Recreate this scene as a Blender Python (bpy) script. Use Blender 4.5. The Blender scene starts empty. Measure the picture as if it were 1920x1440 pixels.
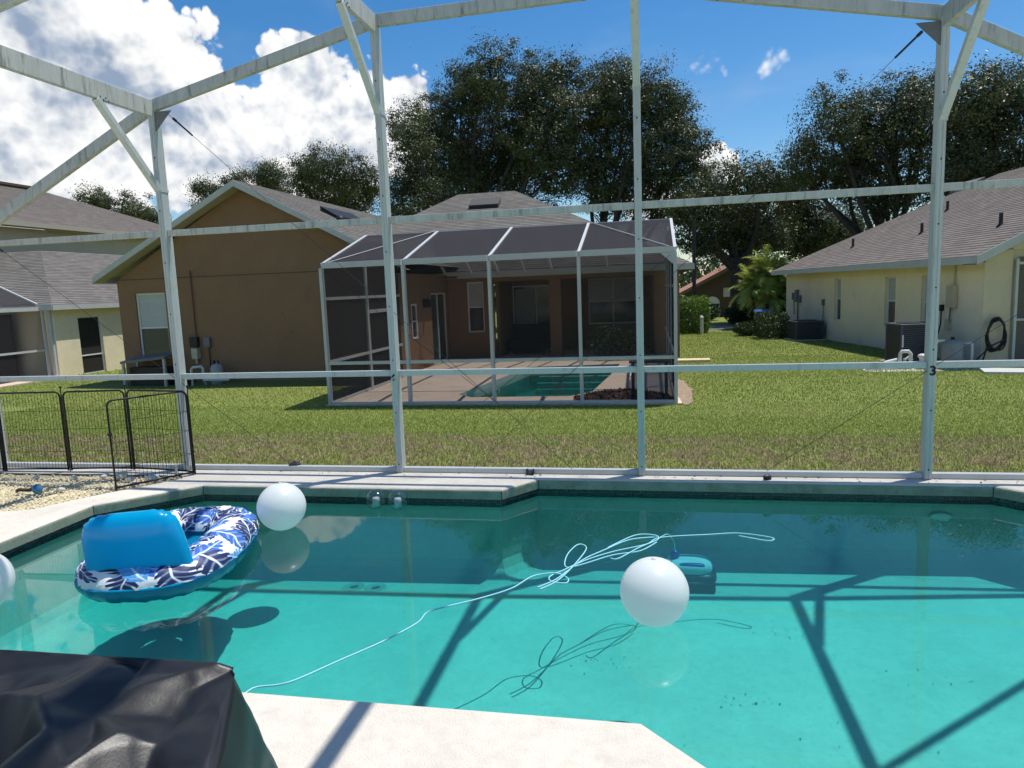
import bpy, bmesh, math, random
import numpy as np
from mathutils import Vector, Matrix, noise as mnoise

random.seed(7); RNG = np.random.default_rng(11)
scene = bpy.context.scene
COL = scene.collection
R = math.radians
V = Vector

# ------------------------------------------------------------------ camera
PITCH, ROLL, YAW = 0.13278786, -0.03846905, 0.19607703
F_ = V((-math.sin(YAW)*math.cos(PITCH), math.cos(YAW)*math.cos(PITCH), -math.sin(PITCH)))
r_ = V((math.cos(YAW), math.sin(YAW), 0)); u_ = r_.cross(F_)
R_ = math.cos(ROLL)*r_ + math.sin(ROLL)*u_; U_ = R_.cross(F_)
cam = bpy.data.cameras.new('camera'); cam_o = bpy.data.objects.new('camera', cam); COL.objects.link(cam_o)
m = Matrix((R_, U_, -F_)).transposed().to_4x4(); m.translation = (0, 0, 1.6)
cam_o.matrix_world = m
cam.sensor_width = 36; cam.lens = 36*1331/1920; cam.clip_start = 0.05; cam.clip_end = 2000
scene.camera = cam_o

# ------------------------------------------------------------------ light
SUN = V((0.27, 0.19, 1.0)).normalized()
sl = bpy.data.lights.new('sun', 'SUN'); sl.energy = 4.3; sl.angle = R(0.53); sl.color = (1.0, 0.96, 0.9)
so = bpy.data.objects.new('sun', sl); COL.objects.link(so)
so.rotation_euler = SUN.to_track_quat('Z', 'Y').to_euler(); so.location = (6, 4, 30)
vs = scene.view_settings
vs.view_transform = 'Standard'; vs.look = 'None'; vs.exposure = 0.33; vs.gamma = 1.0; vs.use_curve_mapping = False
scene.render.engine = 'CYCLES'
cy = scene.cycles
cy.use_denoising = True; cy.max_bounces = 8; cy.transparent_max_bounces = 40; cy.diffuse_bounces = 3
cy.glossy_bounces = 4; cy.transmission_bounces = 6; cy.caustics_reflective = False; cy.caustics_refractive = False
cy.sample_clamp_indirect = 4.0
cy.use_adaptive_sampling = True; cy.adaptive_threshold = 0.02

# ------------------------------------------------------------------ node helpers
def nn(nt, typ, loc=None, **kw):
    n = nt.nodes.new(typ)
    for k, v in kw.items():
        if k.startswith('i_'):
            key = k[2:]; key = int(key) if key.isdigit() else key
            n.inputs[key].default_value = v
        else: setattr(n, k, v)
    return n
def lk(nt, a, b): nt.links.new(a, b)
def mth(nt, op, a, b=None, clamp=False):
    n = nt.nodes.new('ShaderNodeMath'); n.operation = op; n.use_clamp = clamp
    for i, s in enumerate((a, b)):
        if s is None: continue
        if isinstance(s, (int, float)): n.inputs[i].default_value = s
        else: nt.links.new(s, n.inputs[i])
    return n.outputs[0]
def sstep(nt, x, a, b, lo=0., hi=1.):
    n = nt.nodes.new('ShaderNodeMapRange'); n.interpolation_type = 'SMOOTHSTEP'
    nt.links.new(x, n.inputs[0])
    for i, s in ((1, a), (2, b), (3, lo), (4, hi)): n.inputs[i].default_value = s
    return n.outputs[0]
def mixc(nt, fac, a, b, mode='MIX'):
    n = nt.nodes.new('ShaderNodeMix'); n.data_type = 'RGBA'; n.blend_type = mode
    for s, i in ((fac, 0), (a, 6), (b, 7)):
        if isinstance(s, (int, float)): n.inputs[i].default_value = s
        elif isinstance(s, (tuple, list)): n.inputs[i].default_value = (*s[:3], 1)
        else: nt.links.new(s, n.inputs[i])
    return n.outputs[2]

# ------------------------------------------------------------------ world: sky + cumulus
world = bpy.data.worlds.new('World'); scene.world = world; world.use_nodes = True
world.cycles.sampling_method = 'NONE'
nt = world.node_tree; nt.nodes.clear()
out = nn(nt, 'ShaderNodeOutputWorld'); bg = nn(nt, 'ShaderNodeBackground', i_Strength=0.118)
sky = nn(nt, 'ShaderNodeTexSky', sky_type='NISHITA', sun_disc=False)
sky.sun_elevation = math.asin(SUN.z); sky.sun_rotation = math.atan2(SUN.x, SUN.y)
sky.air_density = 1.0; sky.dust_density = 0.4; sky.ozone_density = 2.5; sky.altitude = 0
hsv = nn(nt, 'ShaderNodeHueSaturation', i_Saturation=1.38, i_Value=0.95); lk(nt, sky.outputs[0], hsv.inputs['Color'])
tc = nn(nt, 'ShaderNodeTexCoord'); DIR = tc.outputs['Generated']
g = bpy.data.node_groups.new('cloud_relief', 'ShaderNodeTree')
g.interface.new_socket('Vector', in_out='INPUT', socket_type='NodeSocketVector')
g.interface.new_socket('Value', in_out='OUTPUT', socket_type='NodeSocketFloat')
gi = nn(g, 'NodeGroupInput'); go = nn(g, 'NodeGroupOutput')
n1 = nn(g, 'ShaderNodeTexNoise', i_Scale=7.0, i_Detail=8.0, i_Roughness=0.6, i_Distortion=0.15); lk(g, gi.outputs[0], n1.inputs['Vector'])
wob = nn(g, 'ShaderNodeVectorMath', operation='SCALE'); wob.inputs[3].default_value = 0.05; lk(g, n1.outputs['Color'], wob.inputs[0])
wv = nn(g, 'ShaderNodeVectorMath', operation='ADD'); lk(g, gi.outputs[0], wv.inputs[0]); lk(g, wob.outputs[0], wv.inputs[1])
v1 = nn(g, 'ShaderNodeTexVoronoi', feature='F1', i_Scale=16.0); lk(g, wv.outputs[0], v1.inputs['Vector'])
v2 = nn(g, 'ShaderNodeTexVoronoi', feature='F1', i_Scale=42.0); lk(g, wv.outputs[0], v2.inputs['Vector'])
v3 = nn(g, 'ShaderNodeTexVoronoi', feature='F1', i_Scale=100.0); lk(g, wv.outputs[0], v3.inputs['Vector'])
s = mth(g, 'MULTIPLY', mth(g, 'SUBTRACT', n1.outputs['Fac'], 0.5), 1.7)
s = mth(g, 'ADD', s, mth(g, 'MULTIPLY', mth(g, 'SUBTRACT', 0.45, v1.outputs['Distance']), 0.75))
s = mth(g, 'ADD', s, mth(g, 'MULTIPLY', mth(g, 'SUBTRACT', 0.45, v2.outputs['Distance']), 0.46))
s = mth(g, 'ADD', s, mth(g, 'MULTIPLY', mth(g, 'SUBTRACT', 0.45, v3.outputs['Distance']), 0.26))
lk(g, s, go.inputs[0])
def relief(vec):
    n = nn(nt, 'ShaderNodeGroup'); n.node_tree = g; lk(nt, vec, n.inputs[0]); return n.outputs[0]
BL = [(-0.652,0.699,0.295,0.143),(-0.603,0.748,0.277,0.113),(-0.566,0.785,0.254,0.083),(-0.536,0.817,0.210,0.068),(-0.660,0.722,0.206,0.150),(-0.599,0.780,0.183,0.120),(-0.523,0.835,0.168,0.083),(-0.708,0.691,0.146,0.135),(-0.425,0.860,0.280,0.056),(-0.418,0.880,0.227,0.083),(-0.361,0.901,0.240,0.060),(-0.309,0.919,0.246,0.045),(-0.475,0.858,0.194,0.083),(-0.408,0.896,0.176,0.105),(-0.330,0.925,0.189,0.060),(0.072,0.961,0.266,0.034),(0.060,0.962,0.242,0.020),(0.146,0.952,0.268,0.024),(0.043,0.954,0.298,0.02),(0.087,0.987,0.136,0.038),(0.0,0.99,0.1,0.05)]
# the same kind of cumulus goes on round the rest of the horizon
for az in (70, 118, 165, 205, 250, 290):
    for k in range(3):
        a = R(az + random.uniform(-14, 14)); e = R(random.uniform(9, 24))
        BL.append((math.sin(a)*math.cos(e), math.cos(a)*math.cos(e), math.sin(e), random.uniform(.07, .15)))
acc = None; acc2 = None
for (x, y, z, r) in BL:
    d = nn(nt, 'ShaderNodeVectorMath', operation='DISTANCE'); lk(nt, DIR, d.inputs[0]); d.inputs[1].default_value = (x, y, z)
    val = mth(nt, 'SUBTRACT', 1.0, mth(nt, 'DIVIDE', d.outputs['Value'], r))
    val = mth(nt, 'MAXIMUM', val, -1.2)
    if r < .035:
        val = mth(nt, 'ADD', val, .45 if r > .03 else (-.12 if r > .022 else .1))
        acc2 = val if acc2 is None else mth(nt, 'MAXIMUM', acc2, val); continue
    if acc is None: acc = val
    else:
        n = nt.nodes.new('ShaderNodeMath'); n.operation = 'SMOOTH_MAX'
        lk(nt, acc, n.inputs[0]); lk(nt, val, n.inputs[1]); n.inputs[2].default_value = 0.25; acc = n.outputs[0]
rel0 = relief(DIR)
off = nn(nt, 'ShaderNodeVectorMath', operation='ADD'); lk(nt, DIR, off.inputs[0]); off.inputs[1].default_value = tuple(V((0.30, 0.1, 1.0)).normalized()*0.018)
rel1 = relief(off.outputs[0])
dens = mth(nt, 'SUBTRACT', mth(nt, 'ADD', mth(nt, 'MULTIPLY', acc, 1.3), mth(nt, 'MULTIPLY', rel0, 0.95)), .06)
alpha = sstep(nt, dens, -0.03, 0.14)
wisp = sstep(nt, mth(nt, 'ADD', mth(nt, 'MULTIPLY', acc2, .8), mth(nt, 'MULTIPLY', rel0, 1.5)), .22, 1.0, 0.0, .92)
alpha = mth(nt, 'MAXIMUM', alpha, wisp)
slope = mth(nt, 'SUBTRACT', rel0, rel1)
# broad thick cores read grey, sun-facing bulges white
big = nn(nt, 'ShaderNodeTexNoise', i_Scale=4.0, i_Detail=3.0); lk(nt, DIR, big.inputs['Vector'])
core = mth(nt, 'MULTIPLY', sstep(nt, dens, 0.35, 1.3), sstep(nt, big.outputs['Fac'], 0.35, 0.62, 0.15, 0.75))
LOFF = nn(nt, 'ShaderNodeVectorMath', operation='ADD'); lk(nt, DIR, LOFF.inputs[0]); LOFF.inputs[1].default_value = tuple(V((0.45, 0.1, 1.0)).normalized()*0.045)
def mass(vec):
    a_ = nn(nt, 'ShaderNodeTexNoise', i_Scale=9.0, i_Detail=2.5, i_Roughness=0.5); lk(nt, vec, a_.inputs['Vector']); return a_.outputs['Fac']
slope2 = mth(nt, 'SUBTRACT', mass(DIR), mass(LOFF.outputs[0]))
br = mth(nt, 'ADD', mth(nt, 'ADD', 0.66, mth(nt, 'MULTIPLY', slope, 1.25)), mth(nt, 'MULTIPLY', slope2, 1.9))
br = mth(nt, 'SUBTRACT', br, mth(nt, 'MULTIPLY', core, .62))
br = sstep(nt, br, -0.35, 1.0)
ccol = mixc(nt, br, (2.2, 2.85, 3.95), (7.6, 7.6, 7.5))
# thin high veil
veil = nn(nt, 'ShaderNodeTexNoise', i_Scale=2.4, i_Detail=5.0, i_Roughness=0.55); 
vm = nn(nt, 'ShaderNodeMapping'); vm.inputs['Scale'].default_value = (1, 1, 3); lk(nt, DIR, vm.inputs['Vector']); lk(nt, vm.outputs[0], veil.inputs['Vector'])
va = sstep(nt, veil.outputs['Fac'], 0.55, 0.8, 0.0, 0.30)
c0 = mixc(nt, va, hsv.outputs[0], (3.9, 4.5, 5.5))
c1 = mixc(nt, alpha, c0, ccol)
lk(nt, c1, bg.inputs['Color']); lk(nt, bg.outputs[0], out.inputs['Surface'])

# ------------------------------------------------------------------ materials
MATS = {}
def pmat(name, col, rough=0.6, var=0.0, vscale=4.0, bump=0.0, bscale=60.0, spec=0.4, stain=None, stain_scale=2.0, stain_amt=0.5, metal=0.0, vmap=(1, 1, 1), sheen=0.0, trans=0.0, sss=0.0, coat=0.0):
    if name in MATS: return MATS[name]
    m = bpy.data.materials.new(name); m.use_nodes = True; t = m.node_tree; b = t.nodes['Principled BSDF']
    b.inputs['Roughness'].default_value = rough; b.inputs['Specular IOR Level'].default_value = spec; b.inputs['Metallic'].default_value = metal
    if sheen: b.inputs['Sheen Weight'].default_value = sheen
    if trans: b.inputs['Transmission Weight'].default_value = trans
    if coat: b.inputs['Coat Weight'].default_value = coat; b.inputs['Coat Roughness'].default_value = 0.15
    if sss:
        b.inputs['Subsurface Weight'].default_value = sss; b.inputs['Subsurface Radius'].default_value = (.05, .05, .05); b.inputs['Subsurface Scale'].default_value = 1.0
    geo = nn(t, 'ShaderNodeNewGeometry'); mp = nn(t, 'ShaderNodeMapping'); mp.inputs['Scale'].default_value = vmap
    lk(t, geo.outputs['Position'], mp.inputs['Vector']); P = mp.outputs[0]
    c = None
    if var:
        n = nn(t, 'ShaderNodeTexNoise', i_Scale=vscale, i_Detail=6.0, i_Roughness=0.6); lk(t, P, n.inputs['Vector'])
        n2 = nn(t, 'ShaderNodeTexNoise', i_Scale=vscale*9, i_Detail=3.0); lk(t, P, n2.inputs['Vector'])
        f = mth(t, 'ADD', mth(t, 'MULTIPLY', n.outputs['Fac'], 0.65), mth(t, 'MULTIPLY', n2.outputs['Fac'], 0.35))
        f = sstep(t, f, 0.3, 0.7)
        c = mixc(t, f, tuple(x*(1-var) for x in col), tuple(min(x*(1+var), .95) for x in col))
    if stain:
        n = nn(t, 'ShaderNodeTexNoise', i_Scale=stain_scale, i_Detail=8.0, i_Roughness=0.7); lk(t, P, n.inputs['Vector'])
        f = sstep(t, n.outputs['Fac'], 0.5, 0.72, 0, stain_amt)
        c = mixc(t, f, c if c is not None else col, stain)
    if c is None: b.inputs['Base Color'].default_value = (*col, 1)
    else: lk(t, c, b.inputs['Base Color'])
    if bump:
        n = nn(t, 'ShaderNodeTexNoise', i_Scale=bscale, i_Detail=4.0, i_Roughness=0.6); lk(t, P, n.inputs['Vector'])
        bp = nn(t, 'ShaderNodeBump', i_Strength=bump, i_Distance=0.02); lk(t, n.outputs['Fac'], bp.inputs['Height']); lk(t, bp.outputs[0], b.inputs['Normal'])
    MATS[name] = m; return m

def screen_mat(name, opac, col=(0.02, 0.02, 0.022), specks=0.0, speck_scale=9.0):
    """woven insect mesh: passes (1-opac) face on, less the more a ray grazes it"""
    m = bpy.data.materials.new(name); m.use_nodes = True; t = m.node_tree; t.nodes.clear()
    o = nn(t, 'ShaderNodeOutputMaterial'); tr = nn(t, 'ShaderNodeBsdfTransparent'); df = nn(t, 'ShaderNodeBsdfDiffuse'); df.inputs[0].default_value = (*col, 1)
    mx = nn(t, 'ShaderNodeMixShader'); geo = nn(t, 'ShaderNodeNewGeometry')
    dt = nn(t, 'ShaderNodeVectorMath', operation='DOT_PRODUCT'); lk(t, geo.outputs['Normal'], dt.inputs[0]); lk(t, geo.outputs['Incoming'], dt.inputs[1])
    inv = mth(t, 'DIVIDE', 1.0, mth(t, 'MAXIMUM', mth(t, 'ABSOLUTE', dt.outputs['Value']), .08))
    f = mth(t, 'SUBTRACT', 1.0, mth(t, 'POWER', 1-opac, inv))
    if specks:
        v = nn(t, 'ShaderNodeTexVoronoi', feature='F1', i_Scale=speck_scale, i_Randomness=1.0); lk(t, geo.outputs['Position'], v.inputs['Vector'])
        sp = sstep(t, v.outputs['Distance'], 0.035, 0.06, 1.0, 0.0)
        n3 = nn(t, 'ShaderNodeTexNoise', i_Scale=1.6, i_Detail=2.0); lk(t, geo.outputs['Position'], n3.inputs['Vector'])
        sp = mth(t, 'MULTIPLY', sp, sstep(t, n3.outputs['Fac'], 0.5, 0.62, 0.0, specks)); f = mth(t, 'MAXIMUM', f, sp)
    lk(t, f, mx.inputs[0]); lk(t, tr.outputs[0], mx.inputs[1]); lk(t, df.outputs[0], mx.inputs[2]); lk(t, mx.outputs[0], o.inputs[0])
    MATS[name] = m; return m

ALU = pmat('white_aluminium', (0.50, 0.53, 0.50), 0.42, var=0.06, vscale=3, stain=(0.17, 0.18, 0.14), stain_scale=3, stain_amt=0.5, vmap=(7, 7, .9), spec=0.5)
ALU2 = pmat('bright_white_aluminium', (0.52, 0.53, 0.52), 0.45, var=0.05, spec=0.4)
ALUD = pmat('dirty_white_aluminium', (0.47, 0.48, 0.44), 0.5, var=0.12, vscale=2, stain=(0.10, 0.10, 0.075), stain_scale=2.2, stain_amt=0.8, vmap=(9, 9, 1.2))
BLACKM = pmat('black_painted_steel', (0.010, 0.010, 0.011), 0.5, spec=0.3)
STEEL = pmat('dark_steel_cable', (0.05, 0.05, 0.055), 0.4, metal=0.6)
DECK = pmat('cool_deck_coating', (0.67, 0.62, 0.53), 0.85, var=0.10, vscale=2.2, bump=0.5, bscale=130, stain=(0.47, 0.43, 0.36), stain_scale=2.1, stain_amt=0.55, spec=0.2)
COPE = pmat('coping_face_with_algae', (0.27, 0.29, 0.225), 0.85, var=0.2, vscale=5, bump=0.4, bscale=90, stain=(0.09, 0.12, 0.075), stain_scale=4, stain_amt=0.75, spec=0.2)
PLASTER = pmat('pool_plaster', (0.56, 0.61, 0.56), 0.8, var=0.10, vscale=1.4, spec=0.2, stain=(0.40, 0.46, 0.42), stain_scale=34, stain_amt=0.75)
TILE = pmat('dark_green_slate_tile', (0.010, 0.024, 0.027), 0.25, var=0.5, vscale=12, spec=0.6, stain=(0.10, 0.16, 0.15), stain_scale=26, stain_amt=0.6)
GROUT = pmat('tile_grout', (0.16, 0.22, 0.20), 0.8)
SOIL = pmat('soil', (0.09, 0.07, 0.045), 0.95, var=0.3, vscale=3, bump=0.6, bscale=30)
BROWN = pmat('brown_stucco', (0.265, 0.158, 0.092), 0.9, stain=(0.20, 0.13, 0.085), stain_scale=.8, stain_amt=.5, var=0.06, vscale=1.2, bump=0.35, bscale=110, spec=0.15)
CREAM = pmat('cream_stucco', (0.85, 0.745, 0.54), 0.9, var=0.06, vscale=1.0, bump=0.45, bscale=70, spec=0.15, stain=(0.70, 0.60, 0.40), stain_scale=1.6, stain_amt=0.4)
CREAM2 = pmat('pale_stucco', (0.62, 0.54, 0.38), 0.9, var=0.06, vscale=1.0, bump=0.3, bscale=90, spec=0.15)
DARKSTUC = pmat('dark_brown_stucco', (0.10, 0.07, 0.05), 0.9, var=0.08)
FASCIA = pmat('grey_white_fascia', (0.50, 0.51, 0.48), 0.6, var=0.08, vscale=2)
SOFFIT = pmat('tan_soffit', (0.42, 0.38, 0.30), 0.8)
FRAMEW = pmat('window_frame_white', (0.72, 0.73, 0.72), 0.45)
GLASS = pmat('window_glass', (0.035, 0.05, 0.06), 0.06, spec=0.9)
GLASST = pmat('teal_door_glass', (0.03, 0.065, 0.07), 0.06, spec=0.9)
BLIND = pmat('window_blind', (0.42, 0.44, 0.44), 0.35, var=0.1, vscale=3, vmap=(1, 1, 6), spec=0.6)
CURTAIN = pmat('curtain', (0.34, 0.34, 0.33), 0.7, var=0.2, vscale=6, vmap=(6, 6, .4))
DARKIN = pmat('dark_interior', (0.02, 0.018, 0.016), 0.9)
PVC = pmat('white_pvc', (0.58, 0.58, 0.54), 0.45, var=0.06)
GREYM = pmat('dark_grey_sheet_metal', (0.07, 0.078, 0.095), 0.5, var=0.1)
GREYL = pmat('grey_metal', (0.16, 0.165, 0.17), 0.5, var=0.1)
BEIGEBOX = pmat('beige_electrical_box', (0.52, 0.46, 0.33), 0.6, var=0.06)
HOSE = pmat('black_rubber_hose', (0.012, 0.012, 0.012), 0.55)
NDECK = pmat('tan_pool_deck', (0.62, 0.49, 0.38), 0.85, var=0.10, vscale=1.6, bump=0.3, bscale=60, spec=0.15)
MULCH = pmat('brown_mulch', (0.075, 0.04, 0.028), 0.95, var=0.6, vscale=18)
WOOD = pmat('board', (0.62, 0.50, 0.30), 0.8, var=0.15, vscale=6)
BARK = pmat('oak_bark', (0.060, 0.050, 0.042), 0.95, var=0.35, vscale=5, bump=0.8, bscale=12)
PLASTICBLK = pmat('black_plastic', (0.02, 0.02, 0.021), 0.5)
SCREEN = screen_mat('near_screen_mesh', 0.06, specks=0.75, speck_scale=9.0)
SCREENR = screen_mat('near_roof_screen_mesh', 0.04)
NSCREEN = NSCREENSIDE = NROOF = screen_mat('charcoal_screen_mesh', 0.42, (0.042, 0.041, 0.045))

# ------------------------------------------------------------------ object helpers
WLOC = {}
def tag(o, label=None, cat=None, group=None, kind=None):
    if label: o['label'] = label
    if cat: o['category'] = cat
    if group: o['group'] = group
    if kind: o['kind'] = kind
    return o
def thing(name, loc, label, cat, group=None):
    o = bpy.data.objects.new(name, None); COL.objects.link(o); o.location = loc; o.empty_display_size = 0.2
    WLOC[o.name] = V(loc); return tag(o, label, cat, group)
def link_mesh(name, me, mat, parent=None, center=None):
    o = bpy.data.objects.new(name, me); COL.objects.link(o)
    if mat is not None:
        for mm in (mat if isinstance(mat, (list, tuple)) else [mat]): me.materials.append(mm)
    c = center if center is not None else V((0, 0, 0))
    WLOC[o.name] = V(c)
    if parent is not None:
        o.parent = parent; o.location = c - WLOC[parent.name]
    else: o.location = c
    return o
class MB:
    def __init__(s): s.v = []; s.f = []; s.mi = []; s.cur = 0; s.uv = None
    def add(s, vs, fs):
        b = len(s.v); s.v += [V(p) for p in vs]
        for f in fs: s.f.append([i+b for i in f]); s.mi.append(s.cur)
        return s
    def box(s, x0, x1, y0, y1, z0, z1):
        return s.add([(x0,y0,z0),(x1,y0,z0),(x1,y1,z0),(x0,y1,z0),(x0,y0,z1),(x1,y0,z1),(x1,y1,z1),(x0,y1,z1)],
                     [(3,2,1,0),(4,5,6,7),(0,1,5,4),(1,2,6,5),(2,3,7,6),(3,0,4,7)])
    def obox(s, o, ax, ay, az):   # oriented box from a corner and three edges
        o, ax, ay, az = V(o), V(ax), V(ay), V(az)
        vs = [o, o+ax, o+ax+ay, o+ay, o+az, o+ax+az, o+ax+ay+az, o+ay+az]
        fs = [(3,2,1,0),(4,5,6,7),(0,1,5,4),(1,2,6,5),(2,3,7,6),(3,0,4,7)]
        if ax.cross(ay).dot(az) < 0: fs = [tuple(reversed(f)) for f in fs]
        return s.add(vs, fs)
    def bar(s, p0, p1, w, d, up=(0, 0, 1)):   # w across, d along up
        p0, p1, up = V(p0), V(p1), V(up); t = (p1-p0).normalized()
        a = t.cross(up).normalized(); b = a.cross(t).normalized()
        return s.obox(p0 - a*w/2 - b*d/2, a*w, b*d, p1-p0)
    def tube(s, pts, r, n=8, closed=False, caps=True, rs=None):
        pts = [V(p) for p in pts]; N = len(pts); rings = []; prev = None
        for i, p in enumerate(pts):
            if closed: t = (pts[(i+1) % N] - pts[i-1])
            else: t = pts[min(i+1, N-1)] - pts[max(i-1, 0)]
            t.normalize()
            if prev is None:
                a = t.cross(V((0, 0, 1)))
                if a.length < 1e-3: a = t.cross(V((0, 1, 0)))
                a.normalize()
            else:
                a = prev - t*prev.dot(t)
                if a.length < 1e-6: a = t.orthogonal()
                a.normalize()
            prev = a; b = t.cross(a); rr = rs[i] if rs else r
            rings.append([p + (a*math.cos(2*math.pi*k/n) + b*math.sin(2*math.pi*k/n))*rr for k in range(n)])
        vs = [q for rg in rings for q in rg]; fs = []
        for i in range(N if closed else N-1):
            j = (i+1) % N
            for k in range(n): fs.append((i*n+k, i*n+(k+1) % n, j*n+(k+1) % n, j*n+k))
        if not closed and caps: fs.append(tuple(reversed(range(n)))); fs.append(tuple((N-1)*n+k for k in range(n)))
        return s.add(vs, fs)
    def cyl(s, p0, p1, r0, r1=None, n=12): return s.tube([p0, p1], r0, n, rs=[r0, r0 if r1 is None else r1])
    def lathe(s, c, prof, n=24):   # prof: (r, z) list
        c = V(c); vs = []; fs = []
        for r, z in prof:
            for k in range(n): vs.append(c + V((r*math.cos(2*math.pi*k/n), r*math.sin(2*math.pi*k/n), z)))
        for i in range(len(prof)-1):
            for k in range(n): fs.append((i*n+k, i*n+(k+1) % n, (i+1)*n+(k+1) % n, (i+1)*n+k))
        fs.append(tuple(reversed(range(n)))); fs.append(tuple((len(prof)-1)*n+k for k in range(n)))
        return s.add(vs, fs)
    def prism(s, poly, d):   # poly: coplanar list, extruded by vector d
        d = V(d); n = len(poly); vs = [V(p) for p in poly] + [V(p)+d for p in poly]
        nrm = (V(poly[1])-V(poly[0])).cross(V(poly[2])-V(poly[1]))
        flip = nrm.dot(d) > 0
        fs = [tuple(range(n)), tuple(range(2*n-1, n-1, -1))] + [(i, i+n, (i+1) % n+n, (i+1) % n) for i in range(n)]
        if flip: fs = [tuple(reversed(f)) for f in fs]
        return s.add(vs, fs)
    def build(s, name, mat, parent=None, smooth=False, bevel=0.0, uv=None):
        if s.v:
            lo = V((min(p.x for p in s.v), min(p.y for p in s.v), min(p.z for p in s.v))); hi = V((max(p.x for p in s.v), max(p.y for p in s.v), max(p.z for p in s.v)))
            c = (lo+hi)/2
        else: c = V((0, 0, 0))
        me = bpy.data.meshes.new(name); me.from_pydata([p-c for p in s.v], [], s.f); me.update()
        o = link_mesh(name, me, mat, parent, c)
        if smooth:
            me.polygons.foreach_set('use_smooth', [True]*len(me.polygons))
        if any(s.mi): me.polygons.foreach_set('material_index', s.mi)
        if bevel:
            b = o.modifiers.new('bevel', 'BEVEL'); b.width = bevel; b.segments = 2; b.limit_method = 'ANGLE'; b.angle_limit = R(50)
        return o
def copy_tree(o, dloc=V((0,0,0)), parent=None):
    c = o.copy(); COL.objects.link(c); WLOC[c.name] = WLOC[o.name] + dloc
    if parent is None: c.location = o.location + dloc
    else: c.parent = parent
    for ch in o.children: copy_tree(ch, dloc, c)
    return c
def smoothstep(a, b, x):
    t = min(max((x-a)/(b-a), 0), 1); return t*t*(3-2*t)

# ------------------------------------------------------------------ ground
def gz(x, y):
    z = -0.07 - 0.49*smoothstep(6.0, 12.6, y) - 0.04*smoothstep(12, 17, y) - 0.012*max(0, min(y, 40)-17)
    if y > 6.3: z += 0.025*mnoise.noise(V((x*.35, y*.35, 0)))
    return z
DK = (-9.0, 7.0, -6.0, 6.02)        # our slab
ND = (-6.36, 0.52, 12.94, 24.6)      # neighbour's slab and lanai
def grid_lines(a, b, must, step0, grow, c):
    L = set(must); x = c; st = step0
    while x < b: L.add(round(x, 3)); x += st; st *= grow
    x = c; st = step0
    while x > a: L.add(round(x, 3)); x -= st; st *= grow
    L.update((a, b)); return sorted(L)
xs = grid_lines(-400, 400, [DK[0], DK[1], ND[0], ND[1]], 0.6, 1.06, 0)
ys = grid_lines(-60, 700, [DK[2], DK[3], ND[2], ND[3]], 0.5, 1.06, 9)
gm = MB(); idx = {}
def gv(x, y):
    if (x, y) not in idx: idx[(x, y)] = len(gm.v); gm.v.append(V((x, y, gz(x, y))))
    return idx[(x, y)]
for i in range(len(xs)-1):
    for j in range(len(ys)-1):
        cx, cyy = (xs[i]+xs[i+1])/2, (ys[j]+ys[j+1])/2
        if any(a < cx < b and c < cyy < d for a, b, c, d in (DK, ND)): continue
        gm.f.append([gv(xs[i], ys[j]), gv(xs[i+1], ys[j]), gv(xs[i+1], ys[j+1]), gv(xs[i], ys[j+1])]); gm.mi.append(0)

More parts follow.
